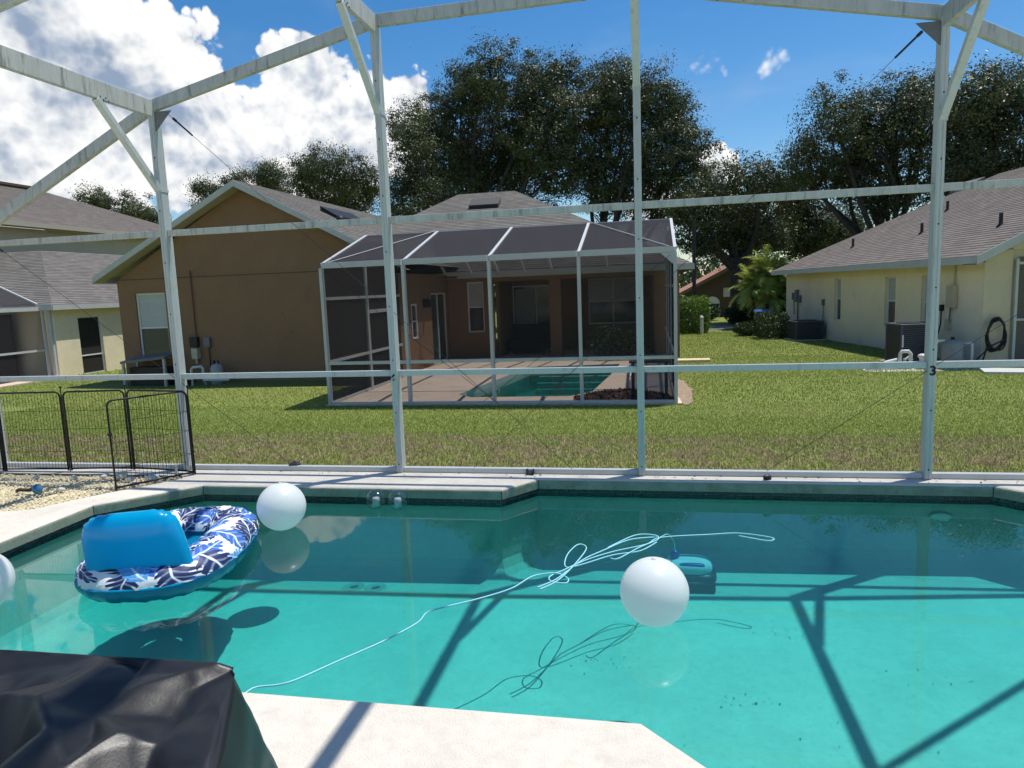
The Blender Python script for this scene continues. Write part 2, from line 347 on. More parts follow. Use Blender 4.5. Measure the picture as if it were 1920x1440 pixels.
def grass_mat(name, blade):
    m = bpy.data.materials.new(name); m.use_nodes = True; t = m.node_tree; b = t.nodes['Principled BSDF']
    b.inputs['Roughness'].default_value = 0.55 if blade else 0.95; b.inputs['Specular IOR Level'].default_value = 0.35 if blade else 0.1
    geo = nn(t, 'ShaderNodeNewGeometry'); sep = nn(t, 'ShaderNodeSeparateXYZ'); lk(t, geo.outputs['Position'], sep.inputs[0])
    n = nn(t, 'ShaderNodeTexNoise', i_Scale=0.9, i_Detail=5.0, i_Roughness=0.65); lk(t, geo.outputs['Position'], n.inputs['Vector'])
    n2 = nn(t, 'ShaderNodeTexNoise', i_Scale=4.0, i_Detail=4.0, i_Roughness=0.6); lk(t, geo.outputs['Position'], n2.inputs['Vector'])
    # the strip next to the slab is dry and thin
    yy = mth(t, 'ADD', sep.outputs['Y'], mth(t, 'MULTIPLY', mth(t, 'SUBTRACT', n.outputs['Fac'], 0.5), .7))
    dry = sstep(t, yy, 8.5, 8.85, 1.0, 0.0)
    edge = sstep(t, yy, 6.3, 7.0, 0.45, 0.0)
    patch = sstep(t, n2.outputs['Fac'], 0.42, 0.62, 0.25, 1.0)
    dry = mth(t, 'MULTIPLY', mth(t, 'SUBTRACT', dry, edge), patch)
    # thin yellowish patches further out
    n4 = nn(t, 'ShaderNodeTexNoise', i_Scale=0.45, i_Detail=4.0, i_Roughness=0.7); lk(t, geo.outputs['Position'], n4.inputs['Vector'])
    yel = sstep(t, n4.outputs['Fac'], 0.45, 0.68, 0.0, 0.4)
    if blade:
        at = nn(t, 'ShaderNodeAttribute', attribute_name='rnd'); rv = at.outputs['Fac']
        green = mixc(t, rv, (0.13, 0.20, 0.030), (0.40, 0.46, 0.11))
        green = mixc(t, yel, green, mixc(t, rv, (0.25, 0.25, 0.06), (0.50, 0.46, 0.17)))
        brown = mixc(t, rv, (0.20, 0.16, 0.075), (0.55, 0.48, 0.28))
    else:
        n5 = nn(t, 'ShaderNodeTexNoise', i_Scale=22.0, i_Detail=5.0, i_Roughness=0.7); lk(t, geo.outputs['Position'], n5.inputs['Vector'])
        ff = sstep(t, n5.outputs['Fac'], 0.35, 0.68)
        green = mixc(t, ff, (0.10, 0.135, 0.03), (0.27, 0.30, 0.085))
        green = mixc(t, yel, green, (0.20, 0.21, 0.07))
        brown = mixc(t, ff, (0.09, 0.065, 0.04), (0.26, 0.20, 0.12))
    mow = mth(t, 'SINE', mth(t, 'ADD', mth(t, 'MULTIPLY', sep.outputs['Y'], 5.4), mth(t, 'MULTIPLY', n.outputs['Fac'], 4.0)))
    green = mixc(t, sstep(t, mow, -.5, .5, 0.0, .28), green, mixc(t, .5, green, (0.34, 0.36, 0.11) if blade else (0.2, 0.22, 0.06)))
    c = mixc(t, dry, green, brown); lk(t, c, b.inputs['Base Color'])
    if blade:
        b.inputs['Subsurface Weight'].default_value = 0.0
        tr = nn(t, 'ShaderNodeBsdfTranslucent'); lk(t, c, tr.inputs[0]); mx = nn(t, 'ShaderNodeMixShader', i_0=0.3)
        lk(t, b.outputs[0], mx.inputs[1]); lk(t, tr.outputs[0], mx.inputs[2]); lk(t, mx.outputs[0], t.nodes['Material Output'].inputs[0])
    return m
GR = grass_mat('lawn_soil_and_thatch', False); BL_M = grass_mat('grass_blades', True)
ground = gm.build('ground', GR, smooth=True); tag(ground, 'sloping lawn ground around the houses', kind='structure')

def blades(regions):
    P = []; W = []; H = []
    for (x0, x1, y0, y1, dens, w, h, ex) in regions:
        n = int((x1-x0)*(y1-y0)*dens); x = RNG.uniform(x0, x1, n); y = RNG.uniform(y0, y1, n)
        ok = np.ones(n, bool)
        for a, b, c, d in ex: ok &= ~((x > a) & (x < b) & (y > c) & (y < d))
        x, y = x[ok], y[ok]; P.append(np.stack([x, y], 1)); W.append(np.full(len(x), w)); H.append(np.full(len(x), h))
    P = np.concatenate(P); W = np.concatenate(W)*RNG.uniform(.6, 1.3, len(P)); H = np.concatenate(H)*RNG.uniform(.5, 1.35, len(P))
    z = np.array([gz(a, b) for a, b in P])
    n = len(P); a = RNG.uniform(0, 6.283, n); lean = RNG.uniform(.15, .95, n)*H; la = RNG.uniform(0, 6.283, n)
    base = np.stack([P[:, 0], P[:, 1], z-0.008], 1); sd = np.stack([np.cos(a), np.sin(a), np.zeros(n)], 1)*W[:, None]/2
    ld = np.stack([np.cos(la)*lean, np.sin(la)*lean, np.zeros(n)], 1)
    up = np.zeros((n, 3)); up[:, 2] = H
    v = np.stack([base-sd, base+sd, base+sd*.8+ld*.35+up*.6, base-sd*.8+ld*.35+up*.6, base+ld+up*(1-.3*(lean/H)[:, None])], 1).reshape(-1, 3)
    k = np.arange(n)*5
    quads = np.stack([k, k+1, k+2, k+3], 1); tris = np.stack([k+3, k+2, k+4], 1)
    me = bpy.data.meshes.new('grass')
    me.vertices.add(len(v)); me.vertices.foreach_set('co', v.astype(np.float32).ravel())
    loops = np.concatenate([quads, tris], 1).ravel()
    me.loops.add(len(loops)); me.loops.foreach_set('vertex_index', loops.astype(np.int32))
    st = (np.arange(n)[:, None]*7 + np.array([[0, 4]])).ravel()
    me.polygons.add(2*n); me.polygons.foreach_set('loop_start', st.astype(np.int32))
    me.update(calc_edges=True)
    at = me.attributes.new('rnd', 'FLOAT', 'POINT'); at.data.foreach_set('value', np.repeat(RNG.uniform(0, 1, n), 5).astype(np.float32))
    return me
NB = [(-6.42, .58, 12.9, 25), (-14.6, -6, 17.2, 40), (-15.4, -6, 16.0, 17.3)]
gme = blades([(-9.5, 5.5, 6.1, 9.0, 2400, .008, .046, []), (-13, 6.5, 9.0, 12.95, 1700, .009, .042, []),
              (-21, -6.4, 12.95, 19.0, 450, .014, .045, NB), (.5, 8.2, 12.9, 22, 800, .013, .045, NB), (.5, 7.2, 22, 36, 300, .02, .05, NB), (-24, -14.5, 19, 24, 60, .03, .07, [])])
gr = link_mesh('grass', gme, BL_M); tag(gr, 'short coarse lawn grass, dry and brown beside the slab', 'grass', kind='stuff')

# ------------------------------------------------------------------ pool and deck
WZ = -0.135
POOL = [(-4.455, 3.1), (-4.455, 4.815), (-3.88, 5.43), (-1.2, 5.44), (-0.95, 5.775), (2.51, 5.765), (3.15, 5.15), (3.15, 2.75), (2.55, 2.14), (0.29, 2.14), (-0.05, 2.475), (-3.85, 2.475)]
POOL = POOL[::-1]   # counter-clockwise
def offset_poly(P, d):   # +d grows outward (ccw)
    n = len(P); o = []
    for i in range(n):
        p0, p1, p2 = V(P[i-1]), V(P[i]), V(P[(i+1) % n])
        e1 = (p1-p0).normalized(); e2 = (p2-p1).normalized()
        n1 = V((e1.y, -e1.x)); n2 = V((e2.y, -e2.x)); b = (n1+n2).normalized()
        o.append(p1 + b*(d/max(b.dot(n1), .3)))
    return o
area = sum(POOL[i-1][0]*POOL[i][1]-POOL[i][0]*POOL[i-1][1] for i in range(len(POOL)))
if area < 0: POOL = POOL[::-1]
def fill_with_holes(name, loops, z, mat, parent=None):
    bm = bmesh.new(); es = []
    for L in loops:
        vs = [bm.verts.new((p[0], p[1], z)) for p in L]
        es += [bm.edges.new((vs[i-1], vs[i])) for i in range(len(vs))]
    bmesh.ops.triangle_fill(bm, use_beauty=True, use_dissolve=False, edges=es)
    for f in bm.faces:
        if f.normal.z < 0: f.normal_flip()
    me = bpy.data.meshes.new(name); bm.to_mesh(me); bm.free()
    return link_mesh(name, me, mat, parent)
BED = [(-8.99, 4.35), (-5.6, 4.45), (-5.12, 4.58), (-4.88, 4.66), (-4.72, 4.93), (-4.6, 5.12), (-4.36, 5.42), (-4.22, 5.62), (-4.3, 5.72), (-8.99, 5.72)]
deck = fill_with_holes('pool_deck', [[(DK[0], DK[2]), (DK[1], DK[2]), (DK[1], 6.0), (DK[0], 6.0)], [tuple(p) for p in offset_poly(POOL, .03)], BED], 0.0, DECK)
tag(deck, 'pale textured concrete pool deck', kind='structure')
e = MB(); e.box(DK[0], DK[1], 6.001, 6.019, -.35, -.004); e.build('slab_edge', DECK, deck)
# coping: rounded lip that runs round the pool
cp = MB(); n = len(POOL); prof = [(.03, 0.0)] + [(.03*(1-math.sin(a)), -.03*(1-math.cos(a))) for a in (R(18), R(36), R(54), R(72), R(90))] + [(.0, -.086), (.012, -.090), (.06, -.0905)]
rings = [[V((p.x, p.y, z)) for p in offset_poly(POOL, d)] for d, z in prof]
for k in range(len(rings)-1):
    for i in range(n):
        j = (i+1) % n
        cp.cur = 0 if k < 3 else 1
        b = len(cp.v); cp.v += [rings[k][i], rings[k][j], rings[k+1][j], rings[k+1][i]]; cp.f.append([b+3, b+2, b+1, b]); cp.mi.append(cp.cur)
cope = cp.build('coping', [DECK, COPE], deck)
bm = bmesh.new(); bm.from_mesh(cope.data); bmesh.ops.remove_doubles(bm, verts=bm.verts, dist=1e-4); bmesh.ops.recalc_face_normals(bm, faces=bm.faces); bm.to_mesh(cope.data); bm.free()
for (x, y) in ((-4.455, 4.815), (-3.88, 5.43), (-0.95, 5.775), (2.51, 5.765), (-1.2, 5.44)):
    q = MB(); q.cyl((x, y-.0015, -.086), (x, y-.0015, -.012), .0035, n=6); q.build('coping_joint', TILE, deck)
# basin: walls down to a gently falling floor
def fz(x): return -0.70 + 0.022*(x-1.0)
bs = MB(); WALL = offset_poly(POOL, .045)
lv = [(.0, None, -.088), (.0, None, -.30), (.0, 'w', .14), (-.03, 'w', .07), (-.08, 'w', .022), (-.16, 'w', 0.0)]
rg = []
for d, mode, z in lv:
    pts = [V(p) for p in offset_poly(POOL, .045+d)]
    rg.append([V((p.x, p.y, (fz(p.x)+z) if mode else z)) for p in pts])
for k in range(len(rg)-1):
    for i in range(n):
        j = (i+1) % n; b = len(bs.v); bs.v += [rg[k][i], rg[k][j], rg[k+1][j], rg[k+1][i]]; bs.f.append([b, b+1, b+2, b+3]); bs.mi.append(0)
b = len(bs.v); bs.v += rg[-1]; bs.f.append(list(range(b, b+n))); bs.mi.append(0)
basin = bs.build('pool_basin', PLASTER); tag(basin, 'turquoise plastered swimming pool basin', kind='structure')
bm = bmesh.new(); bm.from_mesh(basin.data); bmesh.ops.remove_doubles(bm, verts=bm.verts, dist=1e-4); bmesh.ops.triangulate(bm, faces=[f for f in bm.faces if len(f.verts) > 4]); bmesh.ops.recalc_face_normals(bm, faces=bm.faces)
bmesh.ops.reverse_faces(bm, faces=bm.faces) if sum(f.normal.z for f in bm.faces) < 0 else None
bm.to_mesh(basin.data); bm.free()
# grout strip and waterline tiles, two rows
gs = MB()
gl = [[V((p.x, p.y, z)) for p in offset_poly(POOL, .038)] for z in (-.0905, -.162)]
for i in range(n):
    j = (i+1) % n; b = len(gs.v); gs.v += [gl[0][i], gl[0][j], gl[1][j], gl[1][i]]; gs.f.append([b, b+1, b+2, b+3]); gs.mi.append(0)
gs.build('tile_grout', GROUT, basin)
def tile_mesh(w, h):
    b = MB(); c = .003
    b.add([(-w/2, 0, -h/2), (w/2, 0, -h/2), (w/2, 0, h/2), (-w/2, 0, h/2), (-w/2+c, -.005, -h/2+c), (w/2-c, -.005, -h/2+c), (w/2-c, -.005, h/2-c), (-w/2+c, -.005, h/2-c)],
          [(4, 5, 6, 7), (0, 1, 5, 4), (1, 2, 6, 5), (2, 3, 7, 6), (3, 0, 4, 7)])
    me = bpy.data.meshes.new('tile'); me.from_pydata(b.v, [], b.f); me.materials.append(TILE); return me
TM = {}
for i in range(n):
    p, q = gl[0][i], gl[0][(i+1) % n]; d = (q-p); L = d.length; d.normalize()
    if (p.y+q.y)/2 < 2.9 or (p.x+q.x)/2 > 3.3: continue     # the near edge hides its own tiles
    k = max(1, round(L/.158)); w = L/k
    ang = math.atan2(d.y, d.x)+math.pi if False else math.atan2(d.y, d.x)
    for row, (zc, h) in enumerate(((-.1075, .0285), (-.1415, .0325))):
        key = (round(w, 3), row)
        if key not in TM: TM[key] = tile_mesh(w-.004, h)
        for t in range(k):
            o = bpy.data.objects.new('tile', TM[key]); COL.objects.link(o); o.parent = basin
            c = p + d*(t+.5)*w; nrm = V((-d.y, d.x, 0))
            o.location = V((c.x, c.y, zc)) + nrm*.0015 - WLOC[basin.name]; o.rotation_euler = (0, 0, ang+math.pi)
# water: mirror-smooth surface over a body that absorbs red light
def water_mat(name, level, ext):
    m = bpy.data.materials.new(name); m.use_nodes = True; t = m.node_tree; t.nodes.clear()
    o = nn(t, 'ShaderNodeOutputMaterial'); tr = nn(t, 'ShaderNodeBsdfTransparent'); tr.inputs[0].default_value = (1, 1, 1, 1)
    gl_ = nn(t, 'ShaderNodeBsdfGlossy', i_Roughness=0.0); fr = nn(t, 'ShaderNodeFresnel', i_IOR=1.40); geo = nn(t, 'ShaderNodeNewGeometry')
    w1 = nn(t, 'ShaderNodeTexNoise', i_Scale=1.6, i_Detail=1.0); lk(t, geo.outputs['Position'], w1.inputs['Vector'])
    bp = nn(t, 'ShaderNodeBump', i_Strength=0.025, i_Distance=0.02); lk(t, w1.outputs['Fac'], bp.inputs['Height'])
    lk(t, bp.outputs[0], gl_.inputs['Normal']); lk(t, bp.outputs[0], fr.inputs['Normal'])
    # only the open surface mirrors; the sides and bottom of the body touch the basin
    sp = nn(t, 'ShaderNodeSeparateXYZ'); lk(t, geo.outputs['Position'], sp.inputs[0]); top = mth(t, 'GREATER_THAN', sp.outputs['Z'], level-.002)
    mx = nn(t, 'ShaderNodeMixShader'); lk(t, mth(t, 'MULTIPLY', fr.outputs[0], top), mx.inputs[0]); lk(t, tr.outputs[0], mx.inputs[1]); lk(t, gl_.outputs[0], mx.inputs[2]); lk(t, mx.outputs[0], o.inputs['Surface'])
    d = max(ext); va = nn(t, 'ShaderNodeVolumeAbsorption', i_Density=d); va.inputs['Color'].default_value = (*[1-e_/d for e_ in ext], 1); vsc = nn(t, 'ShaderNodeVolumeScatter', i_Density=.17, i_Anisotropy=.0); vsc.inputs['Color'].default_value = (.35, .96, .90, 1); ads = nn(t, 'ShaderNodeAddShader'); lk(t, va.outputs[0], ads.inputs[0]); lk(t, vsc.outputs[0], ads.inputs[1]); lk(t, ads.outputs[0], o.inputs['Volume'])
    return m
EXT = (1.35, 0.17, 0.19)
def water_body(name, top, bottom):
    wm = MB(); k = len(top); wm.v = [V(p) for p in top] + [V(p) for p in bottom]
    wm.f = [list(range(k)), list(range(2*k-1, k-1, -1))] + [[i, i+k, (i+1) % k+k, (i+1) % k] for i in range(k)]; wm.mi = [0]*(k+2)
    o = wm.build(name, water_mat(name+'_body', max(p[2] for p in top), EXT)); bm = bmesh.new(); bm.from_mesh(o.data); bmesh.ops.triangulate(bm, faces=bm.faces); bmesh.ops.recalc_face_normals(bm, faces=bm.faces)
    zt_ = max(v.co.z for v in bm.verts)
    if [f for f in bm.faces if all(v.co.z > zt_-.001 for v in f.verts)][0].normal.z < 0: bmesh.ops.reverse_faces(bm, faces=bm.faces)
    bm.to_mesh(o.data); bm.free(); return o
WP = offset_poly(POOL, .034)
water = water_body('water', [(p.x, p.y, WZ) for p in WP], [(p.x, p.y, fz(p.x)+.004) for p in WP]); tag(water, 'still turquoise pool water', kind='structure')

# ------------------------------------------------------------------ our screen enclosure
CY = 5.96
PX = [-6.52, -4.385, -2.235, -0.09, 2.11, 4.27]
PZ = [2.30, 3.36, 3.86, 3.89, 3.46, 2.30]
enc = thing('screen_enclosure', (-1.1, CY, 0), 'near white aluminium pool screen enclosure with domed roof, posts and rails around the pool', 'pool enclosure')
RAIL, MID = 0.90, 2.23
for i, x in enumerate(PX):
    b = MB(); b.box(x-.0285, x+.0285, CY-.05, CY+.05, .002, PZ[i]-.03)
    p = b.build('post', ALU, enc, bevel=.004)
    g_ = MB()      # raised spline channels on the inner face
    g_.box(x-.020, x-.006, CY-.054, CY-.0505, .004, PZ[i]-.1); g_.box(x+.006, x+.020, CY-.054, CY-.0505, .004, PZ[i]-.1)
    g_.build('spline_channel', ALU, p)
    sc = MB(); z = .08
    while z < PZ[i]-.2:
        sc.cyl((x, CY-.0565, z), (x, CY-.0505, z), .006, n=8); z += .47
    sc.build('screws', BLACKM, p)['kind'] = 'stuff'
for i in range(5):
    a, b_ = PX[i]+.0287, PX[i+1]-.0287
    for nm, z, h in (('chair_rail', RAIL, .05), ('mid_rail', MID, .055)):
        if nm == 'mid_rail' and min(PZ[i], PZ[i+1]) < 2.31: 
            if i == 0: a2, b2 = PX[0]+.06, b_
            else: a2, b2 = a, PX[5]-.06
        else: a2, b2 = a, b_
        q = MB(); q.box(a2, b2, CY-.024, CY+.024, z-h/2, z+h/2); q.build(nm, ALU if nm == 'chair_rail' else ALUD, enc, bevel=.003)
    q = MB(); q.box(a, b_, CY-.028, CY+.028, .002, .045); q.build('base_plate', ALU2, enc, bevel=.003)
    q = MB(); q.bar((PX[i], CY, PZ[i]), (PX[i+1], CY, PZ[i+1]), .06, .095); q.build('eave_beam', ALUD, enc, bevel=.004)
    # screens, three rows
    ys_ = CY+.027
    def pane(pts):
        m_ = MB(); m_.add([(x_, ys_, z_) for x_, z_ in pts], [tuple(range(len(pts)))]); m_.build('screen_panel', SCREEN, enc)
    pane([(a, .046), (b_, .046), (b_, RAIL-.026), (a, RAIL-.026)])
    pane([(a, RAIL+.026), (b_, RAIL+.026), (b_, MID-.028), (a, MID-.028)])
    pane([(a, MID+.028), (b_, MID+.028), (b_, PZ[i+1]-.05), (a, PZ[i]-.05)])
# roof beams run from the posts to the house behind the camera; purlins between them
YB = -4.5; PUR = [3.98, 2.30, 0.62, -1.16, -2.94]
for i in range(6):
    q = MB(); q.box(PX[i]-.0225, PX[i]+.0225, YB, CY-.031, PZ[i]-.105, PZ[i]+.04); bm_ = q.build('roof_beam', ALUD, enc, bevel=.004)
    if 0 < i < 5:
        q = MB(); q.bar((PX[i], CY-.045, PZ[i]-.74), (PX[i], CY-.70, PZ[i]-.10), .05, .055, up=(1, 0, 0)); q.build('knee_brace', ALU, enc, bevel=.003)
        q = MB(); q.box(PX[i]-.034, PX[i]+.034, CY-.058, CY+.052, PZ[i]-.76, PZ[i]-.735); q.build('brace_collar', ALU2, enc)
        sc = MB()
        for k in range(4):
            for s_ in (-1, 1): sc.cyl((PX[i]+s_*.0265, CY-.68+.03*k, PZ[i]-.085-.02*(k % 2)), (PX[i]+s_*.031, CY-.68+.03*k, PZ[i]-.085-.02*(k % 2)), .006, n=6)
        o_ = sc.build('brace_screws', BLACKM, enc); o_['kind'] = 'stuff'
for i in range(5):
    for y in PUR:
        q = MB(); a = V((PX[i], y, PZ[i])); c = V((PX[i+1], y, PZ[i+1])); d = (c-a).normalized()
        q.bar(a+d*.03, c-d*.03, .05, .08); q.build('purlin', ALUD, enc, bevel=.003)
    yy = [CY-.03] + PUR + [YB]
    for k in range(len(yy)-1):
        m_ = MB(); a, b_ = PX[i]+.027, PX[i+1]-.027
        za = PZ[i]+.052; zb = PZ[i+1]+.052
        m_.add([(a, yy[k], za), (b_, yy[k], zb), (b_, yy[k+1], zb), (a, yy[k+1], za)], [(0, 1, 2, 3)]); m_.build('roof_screen', SCREENR, enc)
for (a, c) in (((PX[4]+.05, 4.10, PZ[4]-.05), (PX[5]-.06, CY-.06, PZ[5]+.02)), ((PX[1]-.05, 4.10, PZ[1]-.05), (PX[0]+.06, CY-.06, PZ[0]+.02))):
    q = MB(); q.bar(a, c, .05, .06); q.build('roof_diagonal', ALUD, enc)
# bracing cables with turnbuckles and corner plates
def cable(p0, p1, plate=None):
    p0, p1 = V(p0), V(p1); d = (p1-p0).normalized()
    q = MB(); q.cyl(p0, p1, .0021, n=6); c = q.build('bracing_cable', STEEL, enc)
    q = MB(); q.cyl(p0+d*.10, p0+d*.30, .008, n=8); q.cyl(p0+d*.06, p0+d*.10, .012, n=8); q.build('turnbuckle', STEEL, c)
yc = CY-.032
cable((-4.22, yc, 3.27), (-.68, yc, .05)); cable((2.0, yc, 3.38), (-1.55, yc, .05))
cable((-6.4, yc, 2.33), (-3.27, yc, .05)); cable((4.15, yc, 2.28), (.91, yc, .05))
for x, s_, z in ((-4.385, 1, 3.30), (2.11, -1, 3.40)):
    q = MB(); q.prism([(x+s_*.029, CY-.03, z), (x+s_*.20, CY-.03, z), (x+s_*.029, CY-.03, z-.17)], (0, -.006, 0)); q.build('corner_plate', GREYL, enc)
# numerals stuck on the posts
def numeral(ch, x, z, h):
    cu = bpy.data.curves.new('numeral', 'FONT'); cu.body = ch; cu.size = h*1.35; cu.align_x = 'CENTER'; cu.extrude = .0008; cu.offset = .003
    tmp = bpy.data.objects.new('tmp_numeral', cu); COL.objects.link(tmp)
    dg = bpy.context.evaluated_depsgraph_get(); me = bpy.data.meshes.new_from_object(tmp.evaluated_get(dg)); bpy.data.objects.remove(tmp)
    me.name = 'numeral'; o = link_mesh('numeral', me, BLACKM, enc, V((x, CY-.0562, z))); o.rotation_euler = (R(90), 0, 0)
    tag(o, 'black stick-on number on the post'); return o
numeral('3', 2.112, .825, .075); numeral('6', -2.238, .825, .075)

# ------------------------------------------------------------------ shingled roofs
def shingle_mat(name, ca, cb, sx=3.0, sy=7.0):
    m = bpy.data.materials.new(name); m.use_nodes = True; t = m.node_tree; b = t.nodes['Principled BSDF']
    b.inputs['Roughness'].default_value = 0.9; b.inputs['Specular IOR Level'].default_value = 0.15
    uv = nn(t, 'ShaderNodeUVMap'); uv.uv_map = 'UVMap'
    br = nn(t, 'ShaderNodeTexBrick', i_Scale=1.0); br.offset = 0.5; br.inputs['Brick Width'].default_value = .30; br.inputs['Row Height'].default_value = .14; br.inputs['Mortar Size'].default_value = .003
    br.inputs['Color1'].default_value = (*ca, 1); br.inputs['Color2'].default_value = (*cb, 1); br.inputs['Mortar'].default_value = (*[c*.4 for c in ca], 1); br.inputs['Bias'].default_value = 0.0
    lk(t, uv.outputs[0], br.inputs['Vector'])
    n = nn(t, 'ShaderNodeTexNoise', i_Scale=1.1, i_Detail=6.0, i_Roughness=0.65); lk(t, uv.outputs[0], n.inputs['Vector'])
    n2 = nn(t, 'ShaderNodeTexNoise', i_Scale=55.0, i_Detail=3.0); lk(t, uv.outputs[0], n2.inputs['Vector'])
    c = mixc(t, sstep(t, n.outputs['Fac'], .45, .75, 0, .55), br.outputs['Color'], tuple(x*.5 for x in ca))
    c = mixc(t, sstep(t, n2.outputs['Fac'], .3, .7, 0, .5), c, tuple(x*1.5 for x in cb))
    lk(t, c, b.inputs['Base Color']); return m
SH_G = shingle_mat('grey_asphalt_shingles', (0.105, 0.098, 0.088), (0.175, 0.162, 0.145))
SH_B = shingle_mat('brown_grey_asphalt_shingles', (0.12, 0.104, 0.093), (0.19, 0.165, 0.145))
SH_T = shingle_mat('terracotta_shingles', (0.30, 0.15, 0.10), (0.38, 0.21, 0.15))
def clip(poly, s, t0, keep_above):
    out_ = []
    for i in range(len(poly)):
        a, b = poly[i], poly[(i+1) % len(poly)]; da, db = a.dot(s)-t0, b.dot(s)-t0
        if not keep_above: da, db = -da, -db
        if da >= 0: out_.append(a)
        if (da > 0) != (db > 0) and abs(da-db) > 1e-9: out_.append(a + (b-a)*(da/(da-db)))
    return out_
def roof_face(mb, uvs, poly, course=.14):
    poly = [V(p) for p in poly]; nrm = (poly[1]-poly[0]).cross(poly[2]-poly[1]).normalized()
    if nrm.z < 0: poly.reverse(); nrm = -nrm
    s = (V((0, 0, 1)) - nrm*nrm.z).normalized(); h = s.cross(nrm).normalized()
    t0 = min(p.dot(s) for p in poly); t1 = max(p.dot(s) for p in poly); k = 0
    while t0 + k*course < t1-1e-4:
        a = t0+k*course; st = clip(clip(poly, s, a, True), s, a+course, False)
        if len(st) >= 3:
            vs = [p + nrm*(.010*(1-(p.dot(s)-a)/course)+.002) for p in st]
            b = len(mb.v); mb.v += vs; mb.f.append(list(range(b, b+len(vs)))); mb.mi.append(0); uvs.append([(p.dot(h), p.dot(s)-t0) for p in st])
            low = [p for p in st if abs(p.dot(s)-a) < 1e-4]
            if len(low) == 2 and k > 0:
                b = len(mb.v); mb.v += [low[0]+nrm*.012, low[1]+nrm*.012, low[1]+nrm*.001, low[0]+nrm*.001]; mb.f.append([b, b+1, b+2, b+3]); mb.mi.append(0)
                uvs.append([(p.dot(h), k*.14-.001) for p in (low[0], low[1], low[1], low[0])])
        k += 1
def roof(parent, name, polys, mat, under=FASCIA):
    base = MB()
    for p in polys: base.add(p, [tuple(range(len(p)))])
    ro = base.build(name, under, parent)
    mb = MB(); uvs = []
    for p in polys: roof_face(mb, uvs, p)
    sh = mb.build('shingles', mat, ro); sh['kind'] = 'stuff'
    lay = sh.data.uv_layers.new(name='UVMap'); flat = [c for u in uvs for p in u for c in p]; lay.data.foreach_set('uv', flat)
    return ro

# ------------------------------------------------------------------ walls with openings and windows
def wall(parent, name, o, xd, W, H, holes, mat, depth=.12, n=None):
    """o: bottom-left corner seen from outside, xd: unit vector to the right, holes: (x0,x1,z0,z1)"""
    o, xd = V(o), V(xd).normalized(); up = V((0, 0, 1)); nrm = xd.cross(up)     # outward
    xs_ = sorted({0, W} | {h[0] for h in holes} | {h[1] for h in holes}); zs_ = sorted({0, H} | {h[2] for h in holes} | {h[3] for h in holes})
    mb = MB()
    for i in range(len(xs_)-1):
        for j in range(len(zs_)-1):
            cx, cz = (xs_[i]+xs_[i+1])/2, (zs_[j]+zs_[j+1])/2
            if any(h[0] < cx < h[1] and h[2] < cz < h[3] for h in holes): continue
            mb.add([o+xd*xs_[i]+up*zs_[j], o+xd*xs_[i+1]+up*zs_[j], o+xd*xs_[i+1]+up*zs_[j+1], o+xd*xs_[i]+up*zs_[j+1]], [(0, 1, 2, 3)])
    for x0, x1, z0, z1 in holes:
        c = [o+xd*x0+up*z0, o+xd*x1+up*z0, o+xd*x1+up*z1, o+xd*x0+up*z1]
        for k in range(4):
            a, b = c[k], c[(k+1) % 4]; mb.add([a, b, b-nrm*depth, a-nrm*depth], [(3, 2, 1, 0)])
    return mb.build(name, mat, parent)
def window(parent, o, xd, x0, x1, z0, z1, depth=.10, split=.5, blind=True, gl=None, name='window', vertical=0):
    o, xd = V(o), V(xd).normalized(); up = V((0, 0, 1)); nrm = xd.cross(up); gl = gl or GLASS
    p = o + xd*x0 + up*z0 - nrm*depth; w, h = x1-x0, z1-z0; t = .045
    fr = MB()
    fr.obox(p, xd*w, nrm*.05, up*t); fr.obox(p+up*(h-t), xd*w, nrm*.05, up*t)
    fr.obox(p+up*t, xd*t, nrm*.048, up*(h-2*t)); fr.obox(p+xd*(w-t)+up*t, xd*t, nrm*.048, up*(h-2*t))
    fo = fr.build(name, FRAMEW, parent)
    if split:
        q = MB(); q.obox(p+xd*t+up*(h*split-.02), xd*(w-2*t), nrm*.044, up*.04); q.build('meeting_rail', FRAMEW, fo)
    for k in range(vertical):
        q = MB(); xx = w*(k+1)/(vertical+1); q.obox(p+xd*(xx-.02)+up*t, xd*.04, nrm*.045, up*(h-2*t)); q.build('mullion', FRAMEW, fo)
    zz = [(t, h*split-.02), (h*split+.02, h-t)] if split else [(t, h-t)]
    for k, (a, b) in enumerate(zz):
        q = MB(); q.obox(p+xd*t+up*a+nrm*.012, xd*(w-2*t), nrm*.006, up*(b-a)); q.build('pane', BLIND if (blind and k == len(zz)-1) else gl, fo)
    return fo

# ------------------------------------------------------------------ brown house straight ahead
bh = thing('brown_house', (-6.3, 20, -.65), 'single storey brown stucco house with grey shingle gable, straight ahead across the lawn', 'house')
GB = -.75
X0, X1, YG = -14.40, -6.36, 17.30
GZ = 2.02      # top of the block wall
w1 = wall(bh, 'wall', (X0, YG, GB), (1, 0, 0), X1-X0, GZ-GB+.2, [(.52, 1.44, .83, 2.62)], BROWN)
pk = ((X0+X1)/2, 4.62)
q = MB(); q.add([(X0, YG, GZ+.2), (X1, YG, GZ+.2), (pk[0], YG, pk[1]-.12)], [(0, 1, 2)]); q.build('gable_wall', BROWN, bh)
q = MB(); q.box(X0-.006, X1, YG-.010, YG-.001, 2.235, 2.26); q.build('control_joint', pmat('dark_joint_bead', (.12, .08, .05), .9), bh)  # stucco joint line in its own darker brown
window(bh, (X0, YG, GB), (1, 0, 0), .52, 1.44, .83, 2.62, split=.47)
wall(bh, 'wall', (X0, 30, GB), (0, -1, 0), 30-YG, GZ-GB+.1, [], BROWN)
